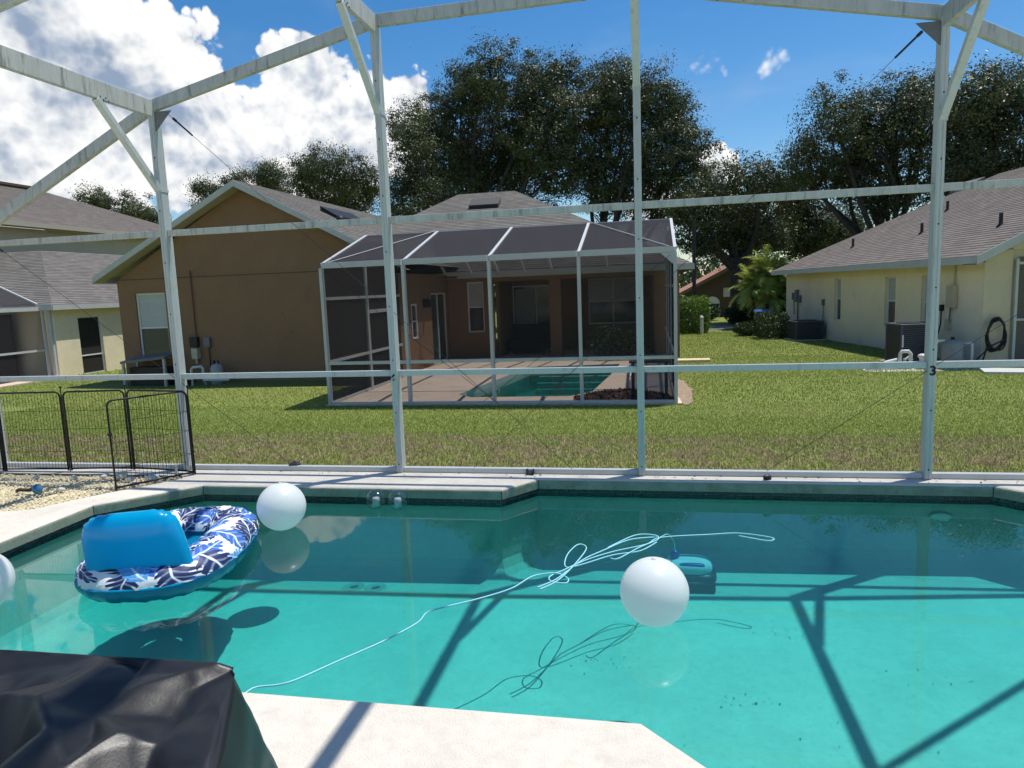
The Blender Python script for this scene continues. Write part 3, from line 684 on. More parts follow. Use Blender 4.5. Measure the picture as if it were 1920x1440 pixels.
# gable roof: ridge along Y
sl_ = .515; ov = .42; yf = YG-.40
ex0, ex1 = X0-ov, X1+ov; ze = pk[1]-sl_*(pk[0]-ex0)
roof(bh, 'roof', [[(ex0, yf, ze), (pk[0], yf, pk[1]), (pk[0], 29, pk[1]), (ex0, 29, ze)], [(pk[0], yf, pk[1]), (ex1, yf, ze), (ex1, 22.2, ze), (pk[0], 27.5, pk[1])]], SH_G)
for a, c in (((ex0, ze), pk), (pk, (ex1, ze))):
    q = MB(); q.add([(a[0], yf-.025, a[1]-.16), (c[0], yf-.025, c[1]-.16), (c[0], yf-.025, c[1]+.0), (a[0], yf-.025, a[1]+.0),
                     (a[0], yf, a[1]-.16), (c[0], yf, c[1]-.16), (c[0], yf, c[1]), (a[0], yf, a[1])], [(0,1,2,3),(7,6,5,4),(0,4,5,1),(3,2,6,7),(0,3,7,4),(1,5,6,2)])
    q.build('rake_fascia', FASCIA, bh)
    q = MB(); q.add([(a[0], yf, a[1]-.15), (c[0], yf, c[1]-.15), (c[0], YG, c[1]-.15), (a[0], YG, a[1]-.15)], [(0, 1, 2, 3)]); q.build('rake_soffit', SOFFIT, bh)
q = MB(); q.box(ex0-.02, ex0, yf, 29, ze-.16, ze+.0); q.build('eave_fascia', FASCIA, bh)
# side wall of the gable wing (seen through the neighbour's screens)
wall(bh, 'wall', (X1, YG+.0, GB), (0, 1, 0), 22.1-YG, GZ-GB+.1, [(1.12, 1.58, 1.1, 2.05), (2.95, 4.6, .2, 2.32)], BROWN)
window(bh, (X1, YG, GB), (0, 1, 0), 1.12, 1.58, 1.1, 2.05, depth=.04, split=.5, blind=False)
window(bh, (X1, YG, GB), (0, 1, 0), 2.95, 4.6, .2, 2.32, split=0, blind=False, gl=GLASST, name='sliding_door', vertical=1)
q = MB(); q.box(X1+.002, X1+.13, 19.45, 19.6, 1.18, 1.42); q.lathe((X1+.16, 19.52, 1.22), [(.03, -.05), (.075, 0), (.08, .12), (.05, .2), (.015, .24)], 10); q.build('wall_lantern', BLACKM, bh)
# main block: front wall, recessed lanai, hip roof
YM = 22.10; LX0, LX1, YL = -4.85, .10, 24.5; ME = 2.12
wall(bh, 'wall', (X1, YM, GB), (1, 0, 0), LX0-X1, ME-GB, [(.62, 1.16, 1.02, 2.62)], BROWN)
window(bh, (X1, YM, GB), (1, 0, 0), .62, 1.16, 1.02, 2.62, split=.5)
wall(bh, 'wall', (LX1, YM, GB), (1, 0, 0), .75, ME-GB, [], BROWN)
wall(bh, 'wall', (LX1+.75, YM, GB), (0, 1, 0), 12, ME-GB, [], BROWN)
q = MB(); q.box(LX0, LX1, YM, YM+.2, 1.86, ME); q.build('lanai_header', BROWN, bh)
q = MB(); q.box(-3.10, -2.74, YM+.005, YM+.36, -.55, 1.859); q.build('pillar', BROWN, bh)
wall(bh, 'wall', (LX0, YL, GB), (1, 0, 0), LX1-LX0, ME-GB, [(.12, 1.75, .2, 2.45), (2.75, 4.45, 1.05, 2.6)], BROWN)
window(bh, (LX0, YL, GB), (1, 0, 0), .12, 1.75, .2, 2.45, split=0, blind=False, name='sliding_door', vertical=1)
q = MB(); q.box(LX0+.2, LX0+.9, YL+.02, YL+.05, -.4, 1.6); q.build('curtain', CURTAIN, bh)
window(bh, (LX0, YL, GB), (1, 0, 0), 2.75, 4.45, 1.05, 2.6, split=.5, vertical=1)
for x, s_ in ((LX0, 1), (LX1, -1)):
    q = MB(); q.box(min(x, x+s_*.1), max(x, x+s_*.1), YM+.21, YL-.01, GB, ME-.01); q.build('lanai_side_wall', BROWN, bh)
q = MB(); q.box(LX0+.11, LX1-.11, YM+.21, YL-.01, 2.0, 2.08); q.build('lanai_ceiling', SOFFIT, bh)
hx0, hx1, hy0, hy1 = -12.3, 1.25, 21.65, 34.8; rz = 5.42; ry = (hy0+hy1)/2; hs = (rz-ME-.02)/(ry-hy0)
rx0, rx1 = -7.5, hx1-(ry-hy0)*.98
E0 = ME+.02
roof(bh, 'roof', [[(hx0, hy0, E0), (hx1, hy0, E0), (rx1, ry, rz), (rx0, ry, rz)], [(hx1, hy0, E0), (hx1, hy1, E0), (rx1, ry, rz)], [(hx1, hy1, E0), (hx0, hy1, E0), (rx0, ry, rz), (rx1, ry, rz)], [(hx0, hy1, E0), (hx0, hy0, E0), (rx0, ry, rz)]], SH_G)
q = MB(); q.box(X1+.45, hx1, hy0-.02, hy0-.001, E0-.16, E0); q.build('eave_fascia', FASCIA, bh)
q = MB(); q.box(X1+.01, hx1, hy0, YM-.002, E0-.15, E0-.135); q.build('eave_soffit', SOFFIT, bh)
q = MB(); q.box(hx1, hx1+.02, hy0, hy1, E0-.16, E0); q.build('eave_fascia', FASCIA, bh)
# roof vents
q = MB(); zz = E0+hs*5.0
q.prism([(-6.7, 26.65, E0+hs*5.0-.03), (-6.7, 27.15, E0+hs*5.5-.03), (-6.7, 27.15, E0+hs*5.5+.18), (-6.7, 26.65, E0+hs*5.0+.16)], (1.15, 0, 0)); o_ = q.build('ridge_vent', pmat('weathered_dark_vent', (.085, .08, .075), .9), bh)
q = MB(); q.box(-6.65, -5.6, 26.635, 26.648, E0+hs*5.0, E0+hs*5.0+.12); q.build('vent_louvre', BLACKM, o_)
for (x, y, L) in ((-9.2, 19.3, 0.9), ):
    zz = pk[1]-sl_*(x-pk[0]); q = MB(); q.prism([(x, y, zz-.02), (x+.5, y, zz-.02-.5*sl_), (x+.5, y, zz+.10-.5*sl_), (x, y, zz+.14)], (0, 2.2, 0)); q.build('ridge_vent', BLACKM, bh)
q = MB(); zz = pk[1]-sl_*(-8.3-pk[0]); q.lathe((-8.3, 18.6, zz-.1), [(.14, 0), (.14, .12), (.1, .26), (.03, .32)], 12); q.build('turbine_vent', BLACKM, bh)

# things along the brown gable wall
def grounded(x, y): return gz(x, y)
t_ = thing('electrical_box', (-12.1, 17.25, .4), 'dark grey electrical timer box with conduit on the brown gable wall', 'electrical box')
q = MB(); q.box(-12.27, -12.03, 17.17, 17.295, .38, .64); q.build('box', PLASTICBLK, t_, bevel=.01)
q = MB(); q.box(-11.86, -11.68, 17.2, 17.295, .36, .63); q.build('junction_box', GREYL, t_, bevel=.008)
q = MB(); q.tube([(-12.1, 17.26, .64), (-12.1, 17.26, 2.42)], .016, 8); q.build('conduit', pmat('brown_conduit', (.10, .06, .04), .7), t_)
q = MB(); q.box(-12.2, -12.02, 17.12, 17.29, .05, .34); q.tube([(-12.11, 17.2, .05), (-12.11, 17.2, -.08)], .035, 8); q.build('pump_controller', BEIGEBOX, t_, bevel=.01)
q = MB(); q.tube([(-11.74, 17.25, .36), (-11.74, 17.25, -.35)], .014, 8); q.build('cable', HOSE, t_)
t_ = thing('pool_filter', (-11.3, 16.85, -.6), 'pale cylindrical pool filter tank by the brown gable wall', 'pool filter')
zg = gz(-11.3, 16.85)
q = MB(); q.lathe((-11.3, 16.85, zg), [(.15, 0), (.16, .06), (.16, .40), (.13, .5), (.06, .54), (.04, .55)], 20); q.build('tank', pmat('shade_toned_tank', (.36, .37, .36), .6, var=.12), t_, smooth=True)  # tank colour lowered to carry the shade along the gable wall
q = MB(); q.cyl((-11.34, 16.83, zg+.52), (-11.34, 16.83, zg+.63), .03); q.cyl((-11.24, 16.85, zg+.5), (-11.24, 16.85, zg+.63), .02); q.build('gauge', BLACKM, t_)
q = MB(); q.tube([(-11.55, 16.7, zg+.02), (-11.55, 16.6, zg+.14), (-10.8, 16.6, zg+.14)], .03, 8); q.build('pipe', PVC, t_)
t_ = thing('pool_pump', (-12.0, 16.75, -.6), 'pool pump with looping white pipes by the brown gable wall', 'pool pump'); zg = gz(-12, 16.75)
q = MB(); q.cyl((-12.35, 16.75, zg+.18), (-11.95, 16.75, zg+.18), .11, n=16); q.box(-12.3, -12.0, 16.65, 16.85, zg-.02, zg+.08); q.build('motor', PLASTICBLK, t_)
q = MB(); q.tube([(-11.95, 16.7, zg+.0), (-11.95, 16.7, zg+.42), (-11.9, 16.7, zg+.48), (-11.65, 16.7, zg+.5), (-11.6, 16.7, zg+.45), (-11.6, 16.7, zg+.2)], .035, 10); q.tube([(-12.05, 16.5, zg+.02), (-12.05, 16.5, zg+.2), (-11.75, 16.5, zg+.2)], .03, 10); q.build('pipe', PVC, t_)
t_ = thing('lean_to_cover', (-13.3, 16.8, -.6), 'low white board cover, greyed with painted shade, on legs under the brown house window', 'equipment cover'); zg = gz(-13.3, 16.8)
q = MB(); q.obox((-13.95, 16.55, zg+.62), (1.35, 0, .12), (0, .68, .08), (0, 0, .06)); q.build('top_board', GREYL, t_)  # white board coloured grey, the wall's shade is put into it
for x, y, h_ in ((-13.9, 16.60, .62), (-12.66, 16.60, .73), (-13.9, 17.15, .69), (-12.66, 17.15, .80)):
    q = MB(); q.box(x-.03, x+.03, y-.03, y+.03, zg-.03, zg+h_-.002); q.build('leg', ALUD, t_)
q = MB(); q.box(-13.85, -12.7, 16.75, 17.1, zg-.02, zg+.5); q.build('dark_box', PLASTICBLK, t_)  # black box filling the dark space under the board

# ------------------------------------------------------------------ neighbour's slab, pool and screen enclosure
NZ = -.547
NP = [(-3.98, 14.25), (-3.6, 13.85), (-1.6, 13.9), (-1.2, 14.5), (-.97, 17.3), (-.85, 19.6), (-3.3, 19.2)]
a_ = sum(NP[i-1][0]*NP[i][1]-NP[i][0]*NP[i-1][1] for i in range(len(NP)))
if a_ < 0: NP = NP[::-1]
nd = fill_with_holes('neighbour_pool_deck', [[(ND[0], ND[2]), (ND[1], ND[2]), (ND[1], 24.5), (ND[0], 24.5)], NP], NZ, NDECK); tag(nd, 'tan pool deck inside the neighbour\'s enclosure', kind='structure')
q = MB(); q.box(ND[0], ND[1], ND[2]-.012, ND[2]-.001, NZ-.3, NZ-.004); q.box(ND[1]+.001, ND[1]+.012, ND[2], 21.6, NZ-.3, NZ-.004); q.build('slab_edge', NDECK, nd)
q = MB(); k = len(NP)
for i in range(k):
    j = (i+1) % k; b = len(q.v); q.v += [V((*NP[i], NZ)), V((*NP[j], NZ)), V((*NP[j], NZ-.62)), V((*NP[i], NZ-.62))]; q.f.append([b, b+1, b+2, b+3]); q.mi.append(0)
b = len(q.v); q.v += [V((*p, NZ-.62)) for p in NP]; q.f.append(list(range(b, b+k))); q.mi.append(0)
for sx in range(3):
    q.box(-3.0, -1.0, 18.2+.3*sx, 18.5+.3*sx, NZ-.61, NZ-.5+.13*sx)
o_ = q.build('neighbour_pool_basin', PLASTER); tag(o_, 'turquoise basin of the neighbour\'s pool', kind='structure')
o_ = water_body('neighbour_water', [(*p, NZ-.12) for p in NP], [(*p, NZ-.618) for p in NP]); tag(o_, 'water in the neighbour\'s pool', kind='structure')
t_ = thing('mulch_bed', (-.5, 13.55, NZ), 'low heap of dark brown mulch in the corner of the neighbour\'s screened deck', 'mulch heap')
q = MB(); q.lathe((0, 0, 0), [(.95, 0), (.8, .07), (.5, .12), (.2, .14), (.02, .145)], 28)
for p in q.v: p.x = -.55+p.x*.98; p.y = 13.52+p.y*.5; p.z = NZ+.003+p.z*(1+.5*mnoise.noise(V((p.x*4, p.y*4, 1))))
q.build('heap', MULCH, t_)
q = MB()
for k in range(1500):
    a = random.uniform(0, 6.283); r = math.sqrt(random.random()); x = -.55+.93*r*math.cos(a); y = 13.52+.47*r*math.sin(a); z = NZ+.02+.14*(1-r*r)
    d = V((random.gauss(0, 1), random.gauss(0, 1), random.gauss(0, .4))).normalized()*random.uniform(.03, .06); s_ = d.cross(V((0, 0, 1))).normalized()*.012
    q.add([V((x, y, z))-d-s_, V((x, y, z))+d-s_, V((x, y, z))+d+s_, V((x, y, z))-d+s_], [(0, 1, 2, 3)])
o_ = q.build('chips', MULCH, t_); o_['kind'] = 'stuff'

nc = thing('neighbour_screen_enclosure', (-2.9, 13, NZ), 'neighbour\'s white framed screen enclosure with charcoal mesh roof over a small pool', 'pool enclosure')
NX = [-6.27, -4.60, -2.93, -1.27, .43]; NF = 13.0; NT = 2.19; NR = .284
SLY, SLZ, FLY, FLZ, GY, GZZ = 15.4, 2.89, 19.6, 3.22, 21.62, 2.16
for x in NX:
    q = MB(); q.box(x-.03, x+.03, NF-.05, NF+.05, NZ+.002, NT-.05); q.build('post', ALU2, nc)
    for a, c in (((x, NF+.052, NT), (x, SLY, SLZ)), ((x, SLY+.002, SLZ), (x, FLY, FLZ)), ((x, FLY+.002, FLZ), (x, GY, GZZ))):
        q = MB(); q.bar(a, c, .055, .09); q.build('roof_rafter', ALU2, nc)
for i in range(4):
    a, c = NX[i]+.031, NX[i+1]-.031
    for nm, y, z, h_ in (('front_beam', NF, NT, .11), ('chair_rail', NF, NR, .06), ('base_plate', NF, NZ+.03, .05), ('purlin', SLY, SLZ, .07), ('purlin', FLY, FLZ, .06), ('gutter_beam', GY, GZZ-.03, .14)):
        q = MB(); q.box(a, c, y-.028, y+.028, z-h_/2, z+h_/2); q.build(nm, ALU2, nc)
    for (z0, z1) in ((NZ+.056, NR-.031), (NR+.031, NT-.057)):
        q = MB(); q.add([(a, NF+.02, z0), (c, NF+.02, z0), (c, NF+.02, z1), (a, NF+.02, z1)], [(0, 1, 2, 3)]); q.build('screen_panel', NSCREEN, nc)
    for (y0, z0, y1, z1) in ((NF+.06, NT+.03, SLY-.03, SLZ+.02), (SLY+.03, SLZ+.02, FLY-.03, FLZ+.02), (FLY+.03, FLZ+.02, GY-.03, GZZ+.02)):
        q = MB(); q.add([(a, y0, z0), (c, y0, z0), (c, y1, z1), (a, y1, z1)], [(0, 1, 2, 3)]); q.build('roof_screen', NROOF, nc)
for a, c in (((NX[0]+.1, NF+.1, NT+.06), (NX[1]-.05, SLY-.05, SLZ+.045)), ((NX[4]-.1, NF+.1, NT+.06), (NX[3]+.05, SLY-.05, SLZ+.045))):
    q = MB(); q.cyl(a, c, .008, n=6); q.build('bracing_cable', ALU2, nc)
# intermediate rear rafters
for i in range(4):
    x = (NX[i]+NX[i+1])/2; q = MB(); q.bar((x, FLY+.035, FLZ-.03), (x, GY-.03, GZZ-.02), .045, .06); q.build('roof_rafter', ALU2, nc)
# side walls
for x, ends in ((NX[0], [NF+.052, 15.1, 15.2, 16.55, 17.29]), (NX[4], [NF+.052, 15.3, 15.4, 17.5, 19.6, 21.6])):
    ps = [y for y in ends[1:]]
    for y in ([15.15, 16.6] if x < 0 else [15.35, 17.5, 19.6]):
        top = NT + (SLZ-NT)*min(1, (y-NF)/(SLY-NF)) - .06
        q = MB(); q.box(x-.03, x+.03, y-.05, y+.05, NZ+.002, top); q.build('post', ALU2, nc)
    segs = [(NF+.052, 15.099), (15.201, 16.549), (16.651, 17.28)] if x < 0 else [(NF+.052, 15.299), (15.401, 17.449), (17.551, 19.549), (19.651, 21.55)]
    for (y0, y1) in segs:
        t0 = NT + (SLZ-NT)*min(1, max(0, y0-NF)/(SLY-NF)) - .06; t1 = NT + (SLZ-NT)*min(1, (y1-NF)/(SLY-NF)) - .06
        for nm, z in (('chair_rail', NR+.02), ('side_rail', 1.55), ('base_plate', NZ+.03)):
            q = MB(); q.box(x-.026, x+.026, y0, y1, z-.03, z+.03); q.build(nm, ALU2, nc)
        mt = NSCREENSIDE if x < 0 else NSCREEN
        q = MB(); q.add([(x, y0, NZ+.06), (x, y1, NZ+.06), (x, y1, t1), (x, y0, t0)], [(0, 1, 2, 3)]); q.build('screen_panel', mt, nc)
    q = MB(); q.bar((x, NF+.053, NT-.02), (x, SLY, SLZ-.02), .05, .06) if False else None
q = MB(); q.box(NX[0]-.03, NX[0]+.028, 15.22, 16.53, 1.18, 1.26); q.build('door_header', ALU2, nc)
q = MB(); q.prism([(NX[4]-.25, NF-.03, NT-.06), (NX[4]-.03, NF-.03, NT-.06), (NX[4]-.03, NF-.03, NT-.26)], (0, .006, 0)); q.build('corner_plate', ALU2, nc)
def ncable(a, c):
    q = MB(); q.cyl(a, c, .0045, n=6); q.build('bracing_cable', STEEL, nc)
ncable((NX[0]+.08, NF-.03, NT-.1), (NX[2], NF-.03, NZ+.06)); ncable((NX[4]-.08, NF-.03, NT-.1), (NX[2]-.2, NF-.03, NZ+.06))
# furniture in the lanai
t_ = thing('patio_sofa', (-4.0, 23.3, NZ), 'dark patio sofa in the shade of the neighbour\'s lanai', 'sofa')
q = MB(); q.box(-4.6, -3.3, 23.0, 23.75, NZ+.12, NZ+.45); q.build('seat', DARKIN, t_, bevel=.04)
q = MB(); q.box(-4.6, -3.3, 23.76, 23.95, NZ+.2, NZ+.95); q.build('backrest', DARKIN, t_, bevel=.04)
for x in (-4.55, -3.4): q = MB(); q.box(x, x+.06, 23.05, 23.11, NZ, NZ+.119); q.build('leg', GREYL, t_)
t_ = thing('side_table', (.05, 13.9, NZ), 'small dark side table in the right corner of the neighbour\'s screened deck', 'table')
q = MB(); q.box(-.42, .33, 13.6, 14.2, NZ+.66, NZ+.70); q.build('tabletop', GREYM, t_)
for x in (-.38, .25):
    for y in (13.64, 14.12): q = MB(); q.box(x, x+.05, y, y+.05, NZ+.002, NZ+.659); q.build('leg', GREYM, t_)
for k, (x, c) in enumerate(((-.28, PVC), (-.17, PVC))):
    q = MB(); q.lathe((x, 13.75, NZ+.701), [(.035, 0), (.04, .05), (.035, .09)], 12); o_ = q.build('cup', c); tag(o_, ('left' if k == 0 else 'right')+' one of two small white cups on the dark side table', 'cup', 'cups on the side table')

# ------------------------------------------------------------------ cream house on the right
A = R(7); rh = thing('cream_house', (8, 19, -.65), 'cream stucco house with brown grey shingle roof on the right', 'house')
E1 = V((-math.sin(A), math.cos(A), 0)); E2 = V((math.cos(A), math.sin(A), 0)); P0 = V((7.63, 18.5, 0))
def rp(s, t, z): p = P0 + E1*s + E2*t; return (p.x, p.y, z)
LEN = 14.7; RT = 1.76; RG = -1.05
holes = [(s0, s1, z0-RG, z1-RG) for s0, s1, z0, z1 in ((LEN-5.1, LEN-4.42, .03, 1.54), (LEN-9.2, LEN-8.55, .03, 1.54), (LEN-2.95, LEN-2.35, .4, 1.54))]
# seen from outside the wall's left end is the far one
wall(rh, 'wall', rp(LEN, 0, RG), -E1, LEN, RT-RG+.03, [(LEN-5.12, LEN-4.42, .03-RG, 1.54-RG), (LEN-9.16, LEN-8.56, .03-RG, 1.54-RG), (LEN-2.9, LEN-2.35, .03-RG, 1.54-RG)], CREAM, depth=.14)
for (a, c) in ((LEN-5.12, LEN-4.42), (LEN-9.16, LEN-8.56), (LEN-2.9, LEN-2.35)):
    window(rh, rp(LEN, 0, RG), -E1, a, c, .03-RG, 1.54-RG, depth=.13, split=.52)
wall(rh, 'wall', rp(0, 0, RG), E2, .62, RT-RG+.35, [], CREAM2)
q = MB(); q.obox(rp(.05, .62, RG), E2*9, E1*.1, V((0, 0, RT-RG+.3))); q.build('wall', CREAM2, rh)
wall(rh, 'wall', rp(LEN, 10, RG), -E2, 10, RT-RG, [], CREAM)
ovh = .5; sl2 = .5; ez = RT+.18
HW = 6.0
e0, e1 = -.55, LEN+ovh
rf = [rp(e0, -ovh, ez), rp(e1, -ovh, ez), rp(e1-HW, HW-ovh, ez+sl2*HW), rp(e0, HW-ovh, ez+sl2*HW)]
rb = [rp(e1, -ovh, ez), rp(e1, 2*HW-ovh, ez), rp(e1-HW, HW-ovh, ez+sl2*HW)]
rc = [rp(e0, HW-ovh, ez+sl2*HW), rp(e1-HW, HW-ovh, ez+sl2*HW), rp(e1, 2*HW-ovh, ez), rp(e0, 2*HW-ovh, ez)]
roof(rh, 'roof', [rf, rb, rc], SH_B)
q = MB(); q.obox(rp(e0, -ovh-.025, ez-.17), E1*(e1-e0), E2*.024, V((0, 0, .17))); q.build('eave_fascia', FASCIA, rh)
q = MB(); q.obox(rp(e0+.02, -ovh+.002, ez-.16), E1*(e1-e0-.04), E2*(ovh-.004), V((0, 0, .012))); q.build('eave_soffit', FASCIA, rh)
q = MB(); b0 = V(rp(e0, -ovh, ez)); b1 = V(rp(e0, HW-ovh, ez+sl2*HW))
q.add([b0-E1*.03+V((0,0,-.2)), b1-E1*.03+V((0,0,-.2)), b1-E1*.03, b0-E1*.03, b0+V((0,0,-.2)), b1+V((0,0,-.2)), b1, b0], [(0,1,2,3),(7,6,5,4),(0,4,5,1),(3,2,6,7),(0,3,7,4),(1,5,6,2)]); q.build('rake_fascia', FASCIA, rh)
q = MB(); q.add([b0+V((0,0,-.19)), b1+V((0,0,-.19)), b1+E1*.6+V((0,0,-.19)), b0+E1*.6+V((0,0,-.19))], [(0,1,2,3)]); q.build('rake_soffit', FASCIA, rh)
q = MB(); q.prism([rp(0, .0, RT+.3), rp(0, 9, RT+.3), rp(0, HW-ovh, ez+sl2*HW-.2)], E1*.05); q.build('gable_wall', CREAM2, rh)
for s_, t2 in ((1.2, 1.0), (5.6, 1.25), (9.9, .9), (7.2, 2.8)):
    zz = ez+sl2*(t2+ovh); q = MB(); p = V(rp(s_, t2, zz-.05)); q.cyl(p, p+V((0, 0, .36)), .045, n=10); q.cyl(p+V((0, 0, .03)), p+V((0, 0, .09)), .10, .06, n=10); q.build('vent_pipe', PLASTICBLK, rh)
q = MB(); zz = ez+sl2*(4.9+ovh); q.obox(rp(9.3, 4.6, ez+sl2*(4.6+ovh)), E1*1.3, E2*.5+V((0, 0, .25)), V((0, 0, .14))); q.build('ridge_vent', GREYL, rh)
# screened porch at the near end
q = MB(); q.obox(rp(-.02, .66, RG), E2*.06, -E1*.06, V((0, 0, 2.9))); q.build('porch_post', ALU, rh)
q = MB(); q.obox(rp(-.03, .73, .42), E2*3, -E1*.04, V((0, 0, .05))); q.obox(rp(-.03, .73, 1.72), E2*3, -E1*.04, V((0, 0, .06))); q.build('porch_rail', ALU2, rh)
q = MB(); q.add([rp(-.02, .73, RG), rp(-.02, 4, RG), rp(-.02, 4, 1.9), rp(-.02, .73, 1.9)], [(0, 1, 2, 3)]); q.build('porch_screen', screen_mat('porch_screen_mesh', .55, (.10, .10, .10)), rh)
# fittings on its wall
def fit(name, label, cat, s_, z0, z1, w, d, mat, extra=()):
    t = thing(name, rp(s_, 0, z0), label, cat); q = MB(); q.obox(rp(s_-w/2, -.002, z0), E1*w, -E2*d, V((0, 0, z1-z0))); q.build('box', mat, t, bevel=.008)
    for nm, pts, r, m_ in extra:
        q = MB(); q.tube([rp(*p) for p in pts], r, 8); q.build(nm, m_, t)
    return t
fit('breaker_box', 'tall beige electrical panel with conduit on the cream wall near its corner', 'electrical panel', 1.25, .72, 1.27, .34, .12, BEIGEBOX, [('conduit', [(1.2, -.04, 1.27), (1.2, -.04, RT)], .022, BEIGEBOX), ('lower_conduit', [(1.3, -.05, .72), (1.35, -.05, .3)], .02, GREYL)])
fit('disconnect_switch', 'small dark disconnect switch below the beige electrical panel', 'electrical switch', 1.75, .62, .78, .12, .09, PLASTICBLK, [('whip', [(1.72, -.06, .62), (1.66, -.09, .3), (1.8, -.1, -.1), (1.9, -.15, -.5)], .018, HOSE)])
fit('outlet_box', 'small grey outlet box low on the cream wall by the corner', 'electrical box', 1.42, .15, .42, .18, .08, BEIGEBOX)
fit('meter_box', 'grey utility meter boxes on the far end of the cream wall', 'meter box', 13.1, .62, 1.12, .22, .12, GREYL, [('meter', [(13.5, -.05, .7), (13.5, -.05, 1.0)], .09, GREYL), ('meter', [(12.75, -.05, .6), (12.75, -.05, .9)], .08, GREYL), ('conduit', [(13.0, -.05, .62), (13.0, -.05, -.6)], .03, GREYL), ('conduit', [(13.5, -.05, .7), (13.45, -.05, .1)], .02, GREYL)])
fit('phone_box', 'small grey box with hanging cable midway along the cream wall', 'utility box', 10.15, .55, .78, .14, .08, GREYL, [('cable', [(10.15, -.03, .55), (10.15, -.04, .0), (10.25, -.05, -.6)], .015, GREYL)])
# hose coil on the short wall
t_ = thing('hose_coil', rp(-.08, .25, .1), 'coiled black garden hose hanging on the cream house end wall', 'garden hose')
q = MB(); c0 = V(rp(-.08, .24, .12)); pts = []
for k in range(160):
    a = k/160*2*math.pi*5; rr = 1+.10*math.sin(k*.37)+.05*math.sin(k*.9); pts.append(c0 + E2*(.20*rr*math.cos(a)+.02*math.sin(k*.2)) + V((0, 0, .34*rr*math.sin(a)-.03*math.sin(k*.05))) - E1*(.02+.0006*k))
pts += [c0-E2*.22+V((0, 0, -.3))-E1*.12, c0-E2*.30+V((0, 0, -.6))-E1*.12, c0-E2*.32+V((0, 0, -.78))-E1*.2]
q.tube(pts, .019, 7); q.build('coil', HOSE, t_, smooth=True)
q = MB(); q.tube([c0-E2*.1+V((0, 0, -.25))-E1*.1, c0-E2*.5+V((0, 0, -.6))-E1*.16, c0-E2*.75+V((0, 0, -.84))-E1*.3], .019, 7); q.build('tail', HOSE, t_, smooth=True)
# air conditioners
def condenser(name, label, x, y, w, h, rot):
    zg = gz(x, y); t = thing(name, (x, y, zg), label, 'air conditioner'); M_ = Matrix.Rotation(rot, 4, 'Z'); M_.translation = (x, y, zg)
    def put(mb, nm, mat, par=t, **k):
        mb.v = [M_ @ p for p in mb.v]; return mb.build(nm, mat, par, **k)
    q = MB(); q.box(-w/2-.1, w/2+.1, -w/2-.1, w/2+.1, -.05, .05); put(q, 'pad', NDECK)
    q = MB(); q.box(-w/2+.03, w/2-.03, -w/2+.03, w/2-.03, .052, h-.03); put(q, 'coil_core', PLASTICBLK)
    k = max(6, int(h/.055))
    for s_ in range(4):
        q = MB(); rm = Matrix.Rotation(s_*math.pi/2, 4, 'Z')
        for j in range(k):
            z = .09+(h-.16)*j/(k-1); q.box(-w/2+.05, w/2-.05, -w/2+.002, -w/2+.026, z, z+.022)
        q.v = [rm @ p for p in q.v]; put(q, 'louvre_panel', GREYM)
        q = MB(); q.box(-w/2, -w/2+.05, -w/2, -w/2+.05, .052, h-.032); q.v = [rm @ p for p in q.v]; put(q, 'corner_post', GREYM)
    q = MB(); q.box(-w/2-.01, w/2+.01, -w/2-.01, w/2+.01, h-.03, h+.015); o_ = put(q, 'top_cover', GREYM, bevel=.015)
    q = MB(); q.lathe((0, 0, h+.016), [(w*.4, 0), (w*.4, .02), (w*.1, .03), (.02, .03)], 20); put(q, 'fan_grille', PLASTICBLK)
    return t
AC1 = condenser('air_conditioner', 'tall dark grey air conditioner beside the cream house, behind the post marked 3', 6.38, 19.35, .85, 1.0, A)
condenser('air_conditioner', 'low dark grey air conditioner beside the clipped hedge', 5.75, 28.6, 1.0, .72, A)
q = MB(); p_ = V(rp(.7, -1.56, .0)); q.box(6.03, 6.065, 18.86, 18.874, -.18, .12); o_ = q.build('label_strip', PVC, AC1)
t_ = thing('pool_equipment', (6.0, 18.3, -.6), 'white pool pipes and valves on the ground by the tall air conditioner', 'pool pipes'); zg = gz(6, 18)
q = MB(); q.tube([(5.72, 18.0, zg), (5.72, 18.0, zg+.36), (5.76, 18.0, zg+.42), (5.9, 18.0, zg+.42), (5.95, 18.0, zg+.36), (5.95, 18.0, zg)], .042, 10); q.tube([(5.84, 18.05, zg), (5.84, 18.05, zg+.25), (5.9, 18.05, zg+.27), (6.0, 18.05, zg+.2)], .035, 10); q.build('pipe_loop', PVC, t_, smooth=True)
q = MB(); q.tube([(5.15, 17.9, zg+.05), (5.4, 17.95, zg+.18), (5.7, 18.02, zg+.24)], .035, 8); q.tube([(5.1, 17.8, zg+.03), (5.45, 17.85, zg+.1), (5.72, 17.98, zg+.12)], .03, 8); q.build('sloping_pipe', PVC, t_, smooth=True)
q = MB(); q.lathe((6.2, 17.95, zg), [(.075, 0), (.075, .25), (.11, .28), (.11, .33), (.06, .36)], 14); q.build('valve', PVC, t_)
q = MB(); q.box(4.95, 5.2, 17.75, 17.95, zg-.01, zg+.09); q.build('elbow', PVC, t_, bevel=.03)
t_ = thing('pool_filter', (7.0, 18.35, -.6), 'grey pool filter tank with white pipe loop in front of the cream wall', 'pool filter')
q = MB(); q.lathe((6.98, 18.4, zg), [(.22, 0), (.23, .05), (.23, .5), (.19, .6), (.06, .64)], 20); q.build('tank', pmat('grey_tank', (.27, .27, .25), .6, var=.1), t_, smooth=True)
q = MB(); q.cyl((6.98, 18.4, zg+.63), (6.98, 18.4, zg+.7), .04); q.build('knob', BLACKM, t_)
